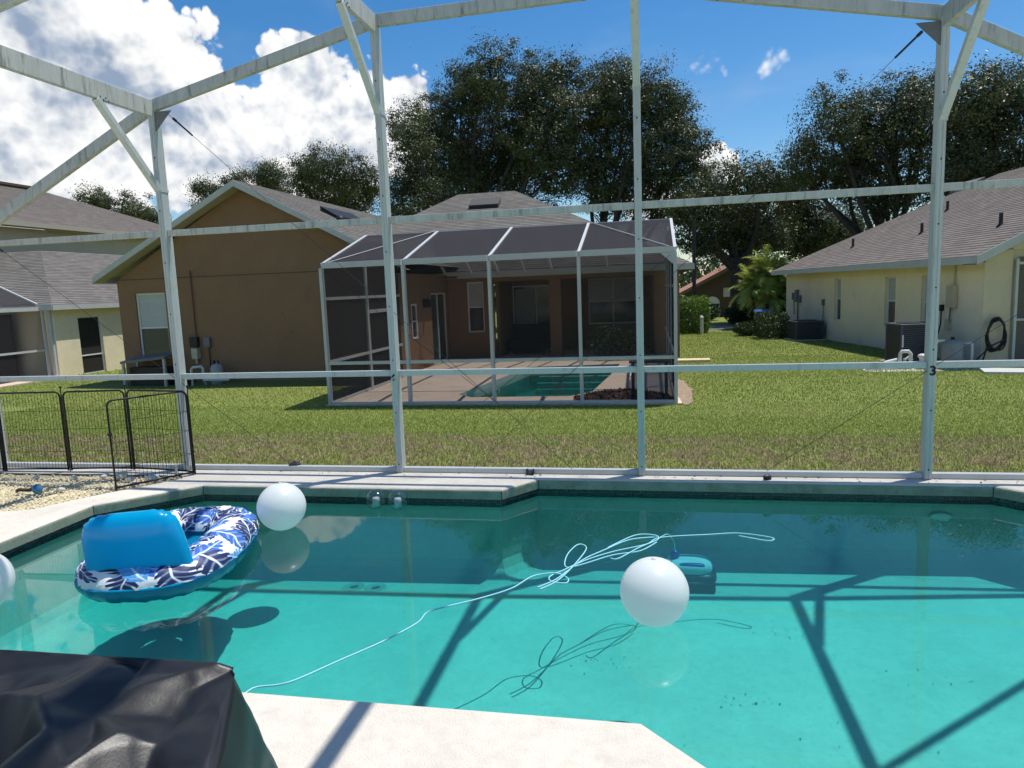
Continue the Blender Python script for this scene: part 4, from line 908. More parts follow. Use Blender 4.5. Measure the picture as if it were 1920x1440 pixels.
q = MB(); q.tube([(7.2, 18.35, zg+.55), (7.34, 18.3, zg+.55), (7.36, 18.3, zg+.5), (7.36, 18.3, zg+.1), (7.33, 18.3, zg+.06), (7.2, 18.35, zg+.06)], .035, 8); q.build('pipe', PVC, t_, smooth=True)
q = MB(); q.tube([(6.55, 18.2, zg+.3), (6.55, 18.2, zg+.58), (6.6, 18.2, zg+.63), (6.76, 18.3, zg+.63)], .035, 8); q.build('pipe', PVC, t_, smooth=True)
q = MB(); q.box(4.9, 7.4, 17.5, 18.9, gz(6, 18)-.06, gz(6, 18)+.012); o_ = q.build('gravel_pad', pmat('white_gravel', (.55, .52, .46), .95, var=.35, vscale=16, bump=.8, bscale=40)); tag(o_, 'pale gravel pad under the pool equipment by the cream house', 'gravel pad')
q = MB(); zg2 = gz(7.6, 16.8); q.obox((7.0, 16.75, zg2-.02), (2.2, -.5, 0), (.2, .75, 0), (0, 0, .07)); o_ = q.build('white_board', PVC); tag(o_, 'white board lying on the grass at the right edge', 'board')
q = MB(); zg2 = gz(1.1, 20.6); q.obox((.62, 20.4, zg2-.03), (1.0, .03, 0), (0, .5, 0), (0, 0, .10)); o_ = q.build('stepping_slab', WOOD); tag(o_, 'pale yellow slab on the grass beside the neighbour\'s enclosure', 'slab')
q = MB(); zg2 = gz(.7, 14); q.lathe((0, 0, 0), [(1, 0), (.8, .01), (.3, .016), (.02, .017)], 26)
for p in q.v: p.x = .60+p.x*.17*(1+1.1*mnoise.noise(V((p.y*3, p.x*2, 0)))); p.y = 14.6+p.y*1.8; p.z = gz(p.x, p.y)+.018+p.z
o_ = q.build('bare_earth', pmat('dry_sandy_earth', (.30, .22, .15), .95, var=.3, vscale=9, bump=.5, bscale=40)); tag(o_, 'bare sandy earth along the neighbour\'s slab', kind='structure')

# ------------------------------------------------------------------ cream house on the left with its own screens
lh = thing('yellow_house', (-20, 21, -.65), 'pale yellow house with grey shingle roofs at the left edge', 'house')
LXW, LYW, LT = -18.2, 19.0, 1.50
wall(lh, 'wall', (LXW, LYW, -1.2), (0, 1, 0), 12, LT+1.2, [(.95, 1.95, .55, 2.45)], CREAM)
wall(lh, 'wall', (-27, LYW, -1.2), (1, 0, 0), 8.8, LT+1.2, [], CREAM)
window(lh, (LXW, LYW, -1.2), (0, 1, 0), .95, 1.95, .55, 2.45, split=.33, blind=False, name='screen_door', gl=DARKIN)
lo = .24; le = LT+.16; ex, ey = LXW+lo, LYW-lo; D = 4.3
roof(lh, 'roof', [[(ex, ey, le), (ex, 32, le), (ex-D, 32, le+D*.47), (ex-D, ey+D, le+D*.47)], [(ex, ey, le), (ex-D, ey+D, le+D*.47), (ex-8, ey+D, le+D*.47), (ex-12, ey, le)]], SH_G)
q = MB(); q.box(ex-.001, ex+.02, ey, 32, le-.16, le); q.box(ex-12, ex, ey-.02, ey-.001, le-.16, le); q.build('eave_fascia', FASCIA, lh)
q = MB(); q.box(LXW, ex-.01, ey, 32, le-.15, le-.13); q.box(-28, LXW-.002, ey, LYW, le-.152, le-.132); q.build('eave_soffit', SOFFIT, lh)
# taller main block behind
MX, MY = -24.5, 21.5; MT = 4.75
wall(lh, 'wall', (MX, MY, -1.2), (0, 1, 0), 14, MT+1.2, [], CREAM2)
wall(lh, 'wall', (-36, MY, -1.2), (1, 0, 0), 36+MX, MT+1.2, [], CREAM2)
me_ = MT+.2; mx, my = MX+.6, MY-.6; HD = 5.5
roof(lh, 'roof', [[(mx, my, me_), (mx, my+15.6, me_), (mx-HD, my+15.6-HD, me_+HD*.42), (mx-HD, my+HD, me_+HD*.42)], [(mx, my, me_), (mx-HD, my+HD, me_+HD*.42), (mx-2*HD, my, me_)], [(mx, my+15.6, me_), (mx-2*HD, my+15.6, me_), (mx-HD, my+15.6-HD, me_+HD*.42)]], SH_B)
q = MB(); q.box(mx, mx+.02, my, my+15.6, me_-.2, me_); q.box(mx-2*HD, mx, my-.02, my, me_-.2, me_); q.build('eave_fascia', SOFFIT, lh)
q = MB(); q.box(MX+.002, mx-.002, my, my+15.6, me_-.19, me_-.17); q.box(-36, MX, my, MY-.002, me_-.19, me_-.17); q.build('eave_soffit', SOFFIT, lh)
q = MB(); q.box(mx-HD-.2, mx-HD+.2, my+HD+.3, my+HD+4, me_+HD*.42+.03, me_+HD*.42+.14); q.build('ridge_vent', DARKSTUC, lh)
lc = thing('left_screen_enclosure', (-19.5, 17.5, -.6), 'white framed screen enclosure attached to the yellow house at the left edge', 'pool enclosure')
LCX = -18.45; zt = 1.55
for y in (15.9, 16.75, 18.85):
    q = MB(); q.box(LCX-.045, LCX+.045, y-.045, y+.045, -.75, zt-.061); q.build('post', ALU2, lc)
    q = MB(); q.bar((LCX, y, zt+.063), (LCX-2.4, y, zt+1.15), .06, .08); q.build('roof_rafter', ALU2, lc)
for z, h_, nm in ((zt, .12, 'eave_beam'), (.28, .06, 'chair_rail'), (-.62, .08, 'base_plate')):
    for (y0, y1) in ((14.0, 15.85), (15.95, 16.7), (16.8, 18.8)):
        q = MB(); q.box(LCX-.035, LCX+.035, y0, y1, z-h_/2, z+h_/2); q.build(nm, ALU2, lc)
for (y0, y1) in ((14.0, 15.85), (15.95, 16.7), (16.8, 18.8)):
    q = MB(); q.add([(LCX, y0, -.57), (LCX, y1, -.57), (LCX, y1, zt-.062), (LCX, y0, zt-.062)], [(0, 1, 2, 3)]); q.build('screen_panel', NSCREEN, lc)
    q = MB(); q.add([(LCX-.06, y0, zt+.1), (LCX-.06, y1, zt+.1), (LCX-2.4, y1, zt+1.16), (LCX-2.4, y0, zt+1.16)], [(0, 1, 2, 3)]); q.build('roof_screen', NROOF, lc)
q = MB(); q.box(LCX+.1, LCX+.22, 18.9, 19.0, -.75, zt+.1); q.build('downspout', ALU2, lc)
q = MB(); q.box(LCX-7, LCX+.6, 13.5, 18.98, -.9, gz(-18, 16)+.04); o_ = q.build('left_patio_slab', NDECK); tag(o_, 'concrete patio slab of the yellow house', kind='structure')
q = MB(); q.box(-26, -19.5, 18.7, 18.8, -.55, 1.4); q.build('dark_panel', DARKIN, lc)  # near-black sheet standing in front of the cream wall

# ------------------------------------------------------------------ far things in the gap
fh = thing('dark_house', (5, 53, -1), 'far dark brown house with terracotta roof seen in the gap between the houses', 'house')
q = MB(); q.add([(2.0, 52, -1.4), (12, 52, -1.4), (12, 52, 1.0), (6.8, 52, 3.15), (2.0, 52, .75)], [(0, 1, 2, 3, 4)]); q.build('wall', DARKSTUC, fh)
roof(fh, 'roof', [[(1.2, 51.6, .45), (6.8, 51.6, 3.3), (6.8, 62, 3.3), (1.2, 62, .45)], [(6.8, 51.6, 3.3), (12.6, 51.6, .6), (12.6, 62, .6), (6.8, 62, 3.3)]], SH_T)
q = MB(); q.bar((1.2, 51.58, .36), (6.8, 51.58, 3.2), .05, .22); q.build('rake_fascia', SH_T if False else pmat('brown_fascia', (.22, .14, .1), .7), fh)
q = MB(); q.box(3.75, 4.75, 51.9, 51.99, -1.1, .05); q.cyl((4.25, 51.9, .05), (4.25, 51.99, .05), .5, n=20); o_ = q.build('arched_window', FRAMEW, fh)
q = MB(); q.box(3.87, 4.63, 51.87, 51.895, -1.05, .02); q.build('pane', GLASS, o_)
t_ = thing('basketball_hoop', (5.3, 49.5, -1), 'white basketball backboard on a curved pole in front of the far dark house', 'basketball hoop')
q = MB(); q.box(4.75, 5.6, 49.4, 49.44, .55, 1.15); q.build('backboard', PVC, t_)
q = MB(); q.tube([(5.2, 49.5, gz(5, 49)), (5.35, 49.6, 0), (5.4, 49.6, .5), (5.35, 49.5, .9)], .05, 8); q.build('pole', PVC, t_)
q = MB(); q.cyl((2.32, 40, gz(2, 40)), (2.32, 40, 4.9), .11, .09, n=12); o_ = q.build('utility_pole', BARK); tag(o_, 'dark wooden utility pole rising behind the hedge', 'utility pole')
q = MB(); q.cyl((2.28, 33.7, gz(2, 33)), (2.28, 33.7, gz(2, 33)+.72), .08, n=10); q.lathe((2.28, 33.7, gz(2, 33)+.72), [(.09, 0), (.09, .05), (.02, .14)], 10); o_ = q.build('garden_post', PVC); tag(o_, 'short white garden post at the end of the clipped hedge', 'post')
q = MB(); q.v = [V((x, y, gz(x, y)+.02)) for x, y in ((-3, 37.2), (30, 37.2), (30, 40.5), (-3, 40.5))]; q.f = [[0, 1, 2, 3]]; q.mi = [0]; o_ = q.build('road', pmat('pale_asphalt', (.16, .16, .16), .9, var=.15)); tag(o_, 'narrow road beyond the lawn gap', kind='structure')
t_ = thing('wheelie_bin', (4.9, 33.2, -1), 'dark rubbish bin with a blue lid beside the bushes', 'bin'); zg = gz(4.9, 33.2)
q = MB(); q.add([(4.62, 32.95, zg), (5.12, 32.95, zg), (5.12, 33.45, zg), (4.62, 33.45, zg), (4.55, 32.88, zg+.95), (5.2, 32.88, zg+.95), (5.2, 33.52, zg+.95), (4.55, 33.52, zg+.95)], [(3,2,1,0),(4,5,6,7),(0,1,5,4),(1,2,6,5),(2,3,7,6),(3,0,4,7)]); q.build('body', PLASTICBLK, t_)
q = MB(); q.prism([(4.52, 32.84, zg+.955), (4.52, 33.56, zg+.955), (4.52, 33.56, zg+1.02), (4.52, 33.2, zg+1.08), (4.52, 32.84, zg+1.0)], (.72, 0, 0)); q.build('lid', pmat('blue_plastic', (.03, .10, .35), .3, spec=.6), t_)
for x in (4.5, 5.16): q = MB(); q.cyl((x, 33.45, zg+.1), (x+.06, 33.45, zg+.1), .1, n=14); q.build('wheel', PLASTICBLK, t_)

# ------------------------------------------------------------------ trees and shrubs
def leaf_mat(name, ca, cb, rough=.45, spec=.3, trans=.25):
    m = bpy.data.materials.new(name); m.use_nodes = True; t = m.node_tree; b = t.nodes['Principled BSDF']
    b.inputs['Roughness'].default_value = rough; b.inputs['Specular IOR Level'].default_value = spec
    at = nn(t, 'ShaderNodeAttribute', attribute_name='rnd')
    geo = nn(t, 'ShaderNodeNewGeometry'); n = nn(t, 'ShaderNodeTexNoise', i_Scale=.55, i_Detail=3.0); lk(t, geo.outputs['Position'], n.inputs['Vector'])
    f = mth(t, 'ADD', mth(t, 'MULTIPLY', at.outputs['Fac'], .6), mth(t, 'MULTIPLY', sstep(t, n.outputs['Fac'], .35, .65), .4))
    c = mixc(t, f, ca, cb); lk(t, c, b.inputs['Base Color'])
    tr = nn(t, 'ShaderNodeBsdfTranslucent'); lk(t, c, tr.inputs[0]); mx = nn(t, 'ShaderNodeMixShader', i_0=trans)
    lk(t, b.outputs[0], mx.inputs[1]); lk(t, tr.outputs[0], mx.inputs[2]); lk(t, mx.outputs[0], t.nodes['Material Output'].inputs[0]); return m
LEAF_O = leaf_mat('oak_leaves', (0.029, 0.044, 0.014), (0.112, 0.130, 0.044), rough=.45, trans=.2)
LEAF_H = leaf_mat('hedge_leaves', (0.05, 0.11, 0.015), (0.16, 0.26, 0.04), trans=.3)
LEAF_D = leaf_mat('dark_shrub_leaves', (0.015, 0.032, 0.010), (0.06, 0.095, 0.025))
LEAF_P = leaf_mat('palm_leaves', (0.20, 0.28, 0.04), (0.55, 0.58, 0.14), trans=.35)
def leaf_mesh(name, C_, size, tilt=1.0, aspect=.5, N_=None):
    """C_: (n,3) leaf centres -> two-triangle leaves"""
    n = len(C_); a = RNG.normal(size=(n, 3)); a[:, 2] *= tilt; a /= np.linalg.norm(a, axis=1)[:, None]
    if N_ is not None:
        nr = N_ + RNG.normal(size=(n, 3))*.45; nr /= np.linalg.norm(nr, axis=1)[:, None]
        a -= nr*(a*nr).sum(1)[:, None]; a /= np.linalg.norm(a, axis=1)[:, None]; b = np.cross(nr, a)
    else:
        b = RNG.normal(size=(n, 3)); b -= a*(a*b).sum(1)[:, None]; b /= np.linalg.norm(b, axis=1)[:, None]
    L = (np.asarray(size)*RNG.uniform(.6, 1.35, n))[:, None]
    v = np.stack([C_-a*L*.5, C_+b*L*aspect*.5, C_+a*L*.5, C_-b*L*aspect*.5], 1).reshape(-1, 3)
    me = bpy.data.meshes.new(name); me.vertices.add(4*n); me.vertices.foreach_set('co', v.astype(np.float32).ravel())
    me.loops.add(4*n); me.loops.foreach_set('vertex_index', np.arange(4*n, dtype=np.int32)); me.polygons.add(n); me.polygons.foreach_set('loop_start', (np.arange(n)*4).astype(np.int32)); me.update(calc_edges=True)
    at = me.attributes.new('rnd', 'FLOAT', 'POINT'); at.data.foreach_set('value', np.repeat(RNG.uniform(0, 1, n), 4).astype(np.float32)); return me
def limb(mb, p0, p1, r0, r1, bend=.12, seg=7, n=7):
    p0, p1 = V(p0), V(p1); L = (p1-p0).length; d1 = V((random.gauss(0, 1), random.gauss(0, 1), random.gauss(0, .5)))*L*bend; d2 = V((random.gauss(0, 1), random.gauss(0, 1), random.gauss(.3, .5)))*L*bend
    pts = []; rs = []
    for k in range(seg+1):
        t = k/seg; pts.append(p0*(1-t)**3 + (p0+(p1-p0)*.33+d1)*3*t*(1-t)**2 + (p0+(p1-p0)*.66+d2)*3*t*t*(1-t) + p1*t**3); rs.append(r0+(r1-r0)*t**.7)
    mb.tube(pts, r0, n, rs=rs); return pts
def oak(name, label, x, y, lobes, tr=.42, fork=None, leaf=.17, dens=1.0, deep=1.0):
    zg = gz(x, y)-.05; t = thing(name, (x, y, zg), label, 'tree', 'oaks behind the houses')
    lo = min(l[1] for l in lobes); fz_ = fork if fork else max(1.2, lo*.45)
    tb = MB(); top = V((x+random.uniform(-.4, .4), y, fz_)); limb(tb, (x, y, zg), top, tr, tr*.8, .04, 6, 10)
    lb = MB(); centres = []; sizes = []; nrm_ = []
    for (dx, z, r) in lobes:
        c = V((x+dx, y+random.uniform(-1, 1)*r*1.3*deep, z)); pts = limb(lb, top+V((random.uniform(-.15, .15), random.uniform(-.15, .15), random.uniform(-.3, .1))), c, tr*.45, .05, .13, 8, 6)
        for k in range(7):
            e_ = c + V((random.gauss(0, 1), random.gauss(0, 1), random.gauss(0, 1))).normalized()*r*.9; limb(lb, pts[random.randint(4, 7)], e_, .055, .012, .15, 5, 4)
        # leaf sprays gathered on the lobe's shell, with gaps between them
        r *= 1.12
        ns = int(40*dens*(r/1.6)**2)+8
        for k in range(ns):
            d = V((random.gauss(0, 1), random.gauss(0, 1), random.gauss(0, 1))).normalized(); rr = r*random.uniform(.5, 1.12)*(1+.28*mnoise.noise(d*2.3+c)); s_ = c + V((d.x*rr, d.y*rr*deep, d.z*rr*.92))
            m_ = int(random.uniform(80, 170)); sg = random.uniform(.15, .40)
            off_ = RNG.normal(size=(m_, 3))*np.array([sg, sg, sg*.75]); centres.append(np.array(s_)[None, :] + off_); sizes.append(np.full(m_, leaf))
            nrm_.append(off_/sg*.55 + np.array(d)[None, :]*.8 + np.array([0, 0, .25]))
        # the shaded inside of the lobe
        k_ = int(150*(r/1.6)**2); ii = RNG.normal(size=(k_, 3)); ii /= np.linalg.norm(ii, axis=1)[:, None]; ii *= (r*.72*RNG.uniform(.1, 1, k_)**.5)[:, None]; ii[:, 1] *= deep
        centres.append(np.array(c)[None, :] + ii); sizes.append(np.full(k_, .34)); nrm_.append(ii/r + np.array([0, 0, .2]))
    C_ = np.concatenate(centres); S_ = np.concatenate(sizes); N_ = np.concatenate(nrm_); N_ /= np.linalg.norm(N_, axis=1)[:, None]+1e-9
    tb.build('trunk', BARK, t, smooth=True); lb.build('limbs', BARK, t, smooth=True)
    o = link_mesh('crown', leaf_mesh('crown', C_, S_, N_=N_), LEAF_O, t)
    return t
OAKS = [
 ('oak_tree', 'tall broad dark oak left of centre, straight behind the brown house roof', -10.6,44,[ (-1.2,11.9,2.1),(-2.0,9.7,2.1),(-2.9,11.4,1.6),(-0.1,13.4,1.6),(1.6,13.8,1.9),(3.5,14.0,1.7),(5.2,14.1,1.6),(2.5,11.6,2.4),(0.4,10.2,2.4),(4.1,10.5,2.4),(5.7,11.9,1.7),(1.7,8.8,2.1),(5.0,8.6,1.9),(-0.7,8.2,1.7) ]),
 ('oak_tree', 'tall dark oak with a spreading right side, behind the middle posts', -2.4,47,[ (-0.1,14.3,1.6),(0.9,12.7,2.2),(-0.8,12.5,1.8),(2.5,12.2,1.8),(3.8,11.5,1.6),(4.8,9.5,1.5),(3.1,9.3,2.2),(0.8,9.8,2.2),(-1.2,9.6,2.0),(4.8,7.5,1.4),(2.1,7.0,1.8),(-0.5,7.5,1.6),(4.3,6.3,1.4) ]),
 ('oak_tree', 'lower oak at the left foot of the tallest oaks, above the brown roof', -13.1,40,[ (-0.1,10.0,1.1),(0.4,8.8,1.6),(-0.6,8.0,1.4),(1.0,7.0,1.4),(-0.7,6.5,1.3),(1.5,6.0,1.1) ]),
 ('oak_tree', 'low oak crown showing above the right slope of the brown gable', -23.5,50,[ (-0.5,10.8,1.5),(1.9,10.2,1.7),(3.5,9.7,1.5),(-1.9,9.9,1.3),(1.4,8.7,1.7),(-0.3,8.8,1.7) ]),
 ('oak_tree', 'oak sprays showing just above the peak and left slope of the brown gable', -30.8,52,[ (0.9,11.1,1.2),(2.7,10.6,1.1),(-0.5,10.5,1.0),(-3.2,9.7,1.3),(1.2,9.6,1.4),(-4.0,10.4,0.6) ]),
 ('oak_tree', 'small oak crown above the yellow house roof on the left', -37.1,45,[ (-0.5,8.5,1.1),(1.2,8.1,1.3),(-1.4,8.9,0.7),(2.6,7.5,0.7),(0.4,7.2,1.3) ]),
 ('oak_tree', 'gnarled oak with a thick dark trunk and long limbs in the gap between the houses', 5.0,43,[ (-1.6,6.7,1.4),(-0.2,6.9,1.5),(1.3,6.8,1.4),(-2.5,5.5,1.3),(-1.0,5.1,1.6),(0.7,5.0,1.6),(1.6,4.1,1.3),(-2.5,4.0,1.1),(-1.3,3.7,1.0),(0.4,3.9,1.2) ]),
 ('oak_tree', 'low dense oak just left of the cream house roof', 10.1,46,[ (-2.5,5.8,1.6),(-0.7,4.8,1.8),(0.8,4.4,1.6),(-1.6,3.9,1.6),(0.2,3.2,1.4),(1.8,4.6,1.0),(-1.3,6.4,1.3) ]),
 ('oak_tree', 'tall open oak with visible forked limbs behind the cream house roof', 11.1,38,[ (-2.4,9.2,1.5),(-3.1,7.8,1.3),(-3.6,6.8,1.0),(-1.4,8.2,1.6),(-0.5,9.3,1.5),(0.7,9.5,1.3),(1.4,8.2,1.8),(0.0,7.3,1.8),(-1.8,6.4,1.3),(-0.4,5.3,1.0),(1.0,6.0,1.8),(1.7,10.2,1.0),(-1.4,6.9,1.2) ]),
 ('oak_tree', 'dense oak at the right edge above the cream house roof', 14.2,34,[ (-1.4,8.4,1.4),(-0.4,8.6,1.3),(0.6,8.4,1.4),(-0.9,7.1,1.7),(0.5,6.8,1.7),(-1.3,6.1,1.4),(0.2,5.5,1.4),(1.2,5.5,1.4),(1.7,7.1,1.7),(-1.4,4.7,1.1) ]),
]
for k, (nm, lab, x, y, l) in enumerate(OAKS):
    oak(nm, lab, x, y, l, tr=.6 if k == 6 else .42, fork=2.4 if k == 6 else None, dens=.8 if k in (8, 6) else 1.0, leaf=.115 if y < 41 else .135)
# far belt of wood that closes the horizon
cs = []
for x in np.arange(-120, 150, 1.6):
    y = 95+20*math.sin(x*.05); h_ = 5.5+2.2*mnoise.noise(V((x*.13, 2, 0)))
    n_ = 240; cs.append(np.stack([RNG.normal(x, 1.3, n_), RNG.normal(y, 2, n_), -1+h_*RNG.beta(1.6, 1.3, n_)], 1))
o_ = link_mesh('distant_wood', leaf_mesh('distant_wood', np.concatenate(cs), .75), leaf_mat('distant_leaves', (.03, .05, .02), (.08, .11, .04))); tag(o_, 'far belt of green trees on the horizon', 'trees', kind='stuff')

def shrub(name, label, cat, x0, x1, y0, y1, h, mat, n, leaf=.09, boxy=True, tops=None):
    xc, yc_ = (x0+x1)/2, (y0+y1)/2; zg = gz(xc, yc_); t = thing(name, (xc, yc_, zg), label, cat)
    u = RNG.uniform(-1, 1, (n*2, 3))
    if boxy:
        k = (np.abs(u)**6).sum(1); u = u[(k < 1)]; s = np.maximum(np.abs(u).max(1), .01)
        keep = (s > .72) | (RNG.uniform(size=len(u)) < .25); u = u[keep][:n]
    else:
        u = u[(u**2).sum(1) < 1][:n]
    jit = np.array([.06*mnoise.noise(V((p[0]*3, p[1]*3, p[2]*3+5))) for p in u])
    P = np.stack([xc+u[:, 0]*(x1-x0)/2*(1+jit), yc_+u[:, 1]*(y1-y0)/2*(1+jit), zg+(u[:, 2]*.5+.5)*h*(1+jit*1.5)], 1)
    link_mesh('foliage', leaf_mesh('foliage', P, leaf), mat, t)
    q = MB()
    for k in range(5): limb(q, (xc+random.uniform(-.3, .3)*(x1-x0), yc_, zg-.03), (xc+random.uniform(-.4, .4)*(x1-x0), yc_+random.uniform(-.3, .3)*(y1-y0), zg+h*.8), .025, .008, .1, 4, 5)
    q.build('stems', BARK, t); return t
shrub('clipped_hedge', 'bright green clipped hedge right of the neighbour\'s enclosure', 'hedge', .6, 2.75, 34.0, 36.6, 1.75, LEAF_H, 9000, .12)
shrub('clipped_hedge', 'small square clipped hedge beside the low air conditioner', 'hedge', 4.15, 5.35, 29.2, 31.0, 1.05, LEAF_D, 5000, .08)
shrub('low_bush', 'low loose bush in front of the rubbish bin', 'bush', 3.45, 4.7, 31.4, 32.6, .62, LEAF_D, 2600, .09, boxy=False)
shrub('garden_shrub', 'dark shrub below the arched window of the far house', 'bush', 2.6, 4.4, 46.5, 48, 1.1, LEAF_D, 3500, .12, boxy=False)
shrub('garden_shrub', 'dark shrub at the foot of the thick oak trunk', 'bush', 4.0, 6.2, 41.0, 42.2, 1.15, LEAF_D, 4500, .11, boxy=False)
shrub('garden_shrub', 'leafy shrub growing between the palm and the cream house', 'bush', 6.0, 7.8, 36.5, 38, 2.2, LEAF_D, 6000, .13, boxy=False)
shrub('patio_shrub', 'dark shrub behind the screens at the right of the neighbour\'s lanai', 'bush', -1.9, .0, 20.4, 21.4, 1.15, LEAF_D, 3800, .06, boxy=False)
# palm
t_ = thing('palm_tree', (5.7, 37.5, gz(5.7, 37.5)), 'bright green feathery palm beside the cream house', 'palm tree')
q = MB(); zg = gz(5.7, 37.5)
for (dx, dy, h_) in ((0, 0, 2.6), (.65, .3, 2.1), (-.7, .2, 1.8)):
    limb(q, (5.7+dx*.5, 37.5+dy, zg-.05), (5.7+dx, 37.5+dy, zg+h_), .09, .06, .03, 6, 8)
q.build('trunk', BARK, t_, smooth=True)
P_ = []; fm = MB()
for (dx, dy, h_, nf, fl) in ((0, 0, 2.6, 60, 1.6), (.6, .3, 2.1, 50, 1.5), (-.7, .2, 1.9, 46, 1.5), (.1, -.3, 1.4, 40, 1.4)):
    c = V((5.7+dx, 37.5+dy, zg+h_))
    for k in range(nf):
        a = random.uniform(0, 6.283); el = random.uniform(-.1, 1.45); L = fl*random.uniform(.75, 1.1); d = V((math.cos(a)*math.cos(el), math.sin(a)*math.cos(el), math.sin(el)))
        pts = []; p = c.copy(); st = L/10
        for j in range(11):
            pts.append(p.copy()); p = p + d*st; d = (d + V((0, 0, -.13-.12*(j/10)))).normalized()
        fm.tube(pts, .012, 4, rs=[.016*(1-.08*j) for j in range(11)])
        sd = pts[5]-pts[4]; side = sd.cross(V((0, 0, 1))).normalized()
        for j in range(1, 11):
            for s_ in (-1, 1):
                for kk in range(3):
                    b0 = pts[j] - (pts[j]-pts[j-1])*(kk/3); tl = .42*math.sin(math.pi*min(.97, (j+1)/12))+.08
                    tip = b0 + side*s_*tl*.75 + (pts[j]-pts[j-1]).normalized()*tl*.55 + V((0, 0, -.13*tl+random.uniform(-.05, .1))); wv_ = (pts[j]-pts[j-1]).normalized()*.018
                    fm.add([b0-wv_*1.5, b0+wv_*1.5, tip], [(0, 1, 2)])
o_ = fm.build('fronds', LEAF_P, t_)
at = o_.data.attributes.new('rnd', 'FLOAT', 'POINT'); at.data.foreach_set('value', RNG.uniform(0, 1, len(o_.data.vertices)).astype(np.float32))

# ------------------------------------------------------------------ things in and round the pool
BALLW = pmat('white_vinyl', (0.86, 0.87, 0.86), 0.32, spec=0.5)
t = BALLW.node_tree; b_ = t.nodes['Principled BSDF']; tl_ = nn(t, 'ShaderNodeBsdfTranslucent'); tl_.inputs[0].default_value = (.95, .96, .95, 1); mx = nn(t, 'ShaderNodeMixShader', i_0=.42)
lk(t, b_.outputs[0], mx.inputs[1]); lk(t, tl_.outputs[0], mx.inputs[2]); lk(t, mx.outputs[0], t.nodes['Material Output'].inputs[0])
def uv_ball(name, c, r, mat, label, group):
    t = thing(name, (c[0], c[1], c[2]-r), label, 'ball', group)
    q = MB(); prof = [(max(.001, r*math.sin(math.pi*k/30)), -r*math.cos(math.pi*k/30)) for k in range(31)]; q.lathe(c, prof, 48); q.build('shell', mat, t, smooth=True)
    q = MB(); q.tube([(c[0]+r*math.cos(k*math.pi/24), c[1], c[2]+r*math.sin(k*math.pi/24)) for k in range(48)], .0014, 5, closed=True); q.build('seam', mat, t, smooth=True)
    q = MB(); q.lathe((c[0], c[1], c[2]+r), [(.014, -.001), (.014, .003), (.007, .006), (.006, .009)], 12); q.build('valve', mat, t, smooth=True)
    return t
uv_ball('pool_ball', (0.0, 3.545, .030), .175, BALLW, 'nearest large white floating ball, beside the tangled blue cord', 'white balls on the water')
uv_ball('pool_ball', (-2.765, 4.775, .034), .180, BALLW, 'white floating ball just right of the patterned lounger', 'white balls on the water')
uv_ball('pool_ball', (-3.86, 3.27, .030), .178, BALLW, 'white floating ball cut off by the left edge', 'white balls on the water')
m = bpy.data.materials.new('clear_plastic'); m.use_nodes = True; t = m.node_tree; t.nodes.clear()
o = nn(t, 'ShaderNodeOutputMaterial'); tr = nn(t, 'ShaderNodeBsdfTransparent'); tr.inputs[0].default_value = (.90, .93, .93, 1); g_ = nn(t, 'ShaderNodeBsdfGlossy', i_Roughness=.06); lw0 = nn(t, 'ShaderNodeLayerWeight', i_Blend=.35); mx = nn(t, 'ShaderNodeMixShader')
lk(t, mth(t, 'ADD', .05, mth(t, 'MULTIPLY', mth(t, 'POWER', lw0.outputs['Facing'], 2.0), .85)), mx.inputs[0]); lk(t, tr.outputs[0], mx.inputs[1]); lk(t, g_.outputs[0], mx.inputs[2]); lk(t, mx.outputs[0], o.inputs[0]); CLEAR = m
for k, (x, y) in enumerate(((-2.235, 5.33), (-2.045, 5.325))):
    r = .083; c = (x, y, WZ+.066); t_ = thing('clear_ball', (x, y, WZ-.02), ('left' if k == 0 else 'right')+' one of two small clear floating globes by the far pool edge', 'ball', 'clear globes')
    q = MB(); q.lathe(c, [(max(.001, r*math.sin(math.pi*j/20)), -r*math.cos(math.pi*j/20)) for j in range(21)], 28); q.build('globe', CLEAR, t_, smooth=True)
    q = MB(); q.lathe((x, y, c[2]-.05), [(.03, 0), (.03, .06), (.026, .066), (.005, .068)], 16); q.build('light_core', pmat('frosted_core', (.42, .46, .46), .5), t_, smooth=True)

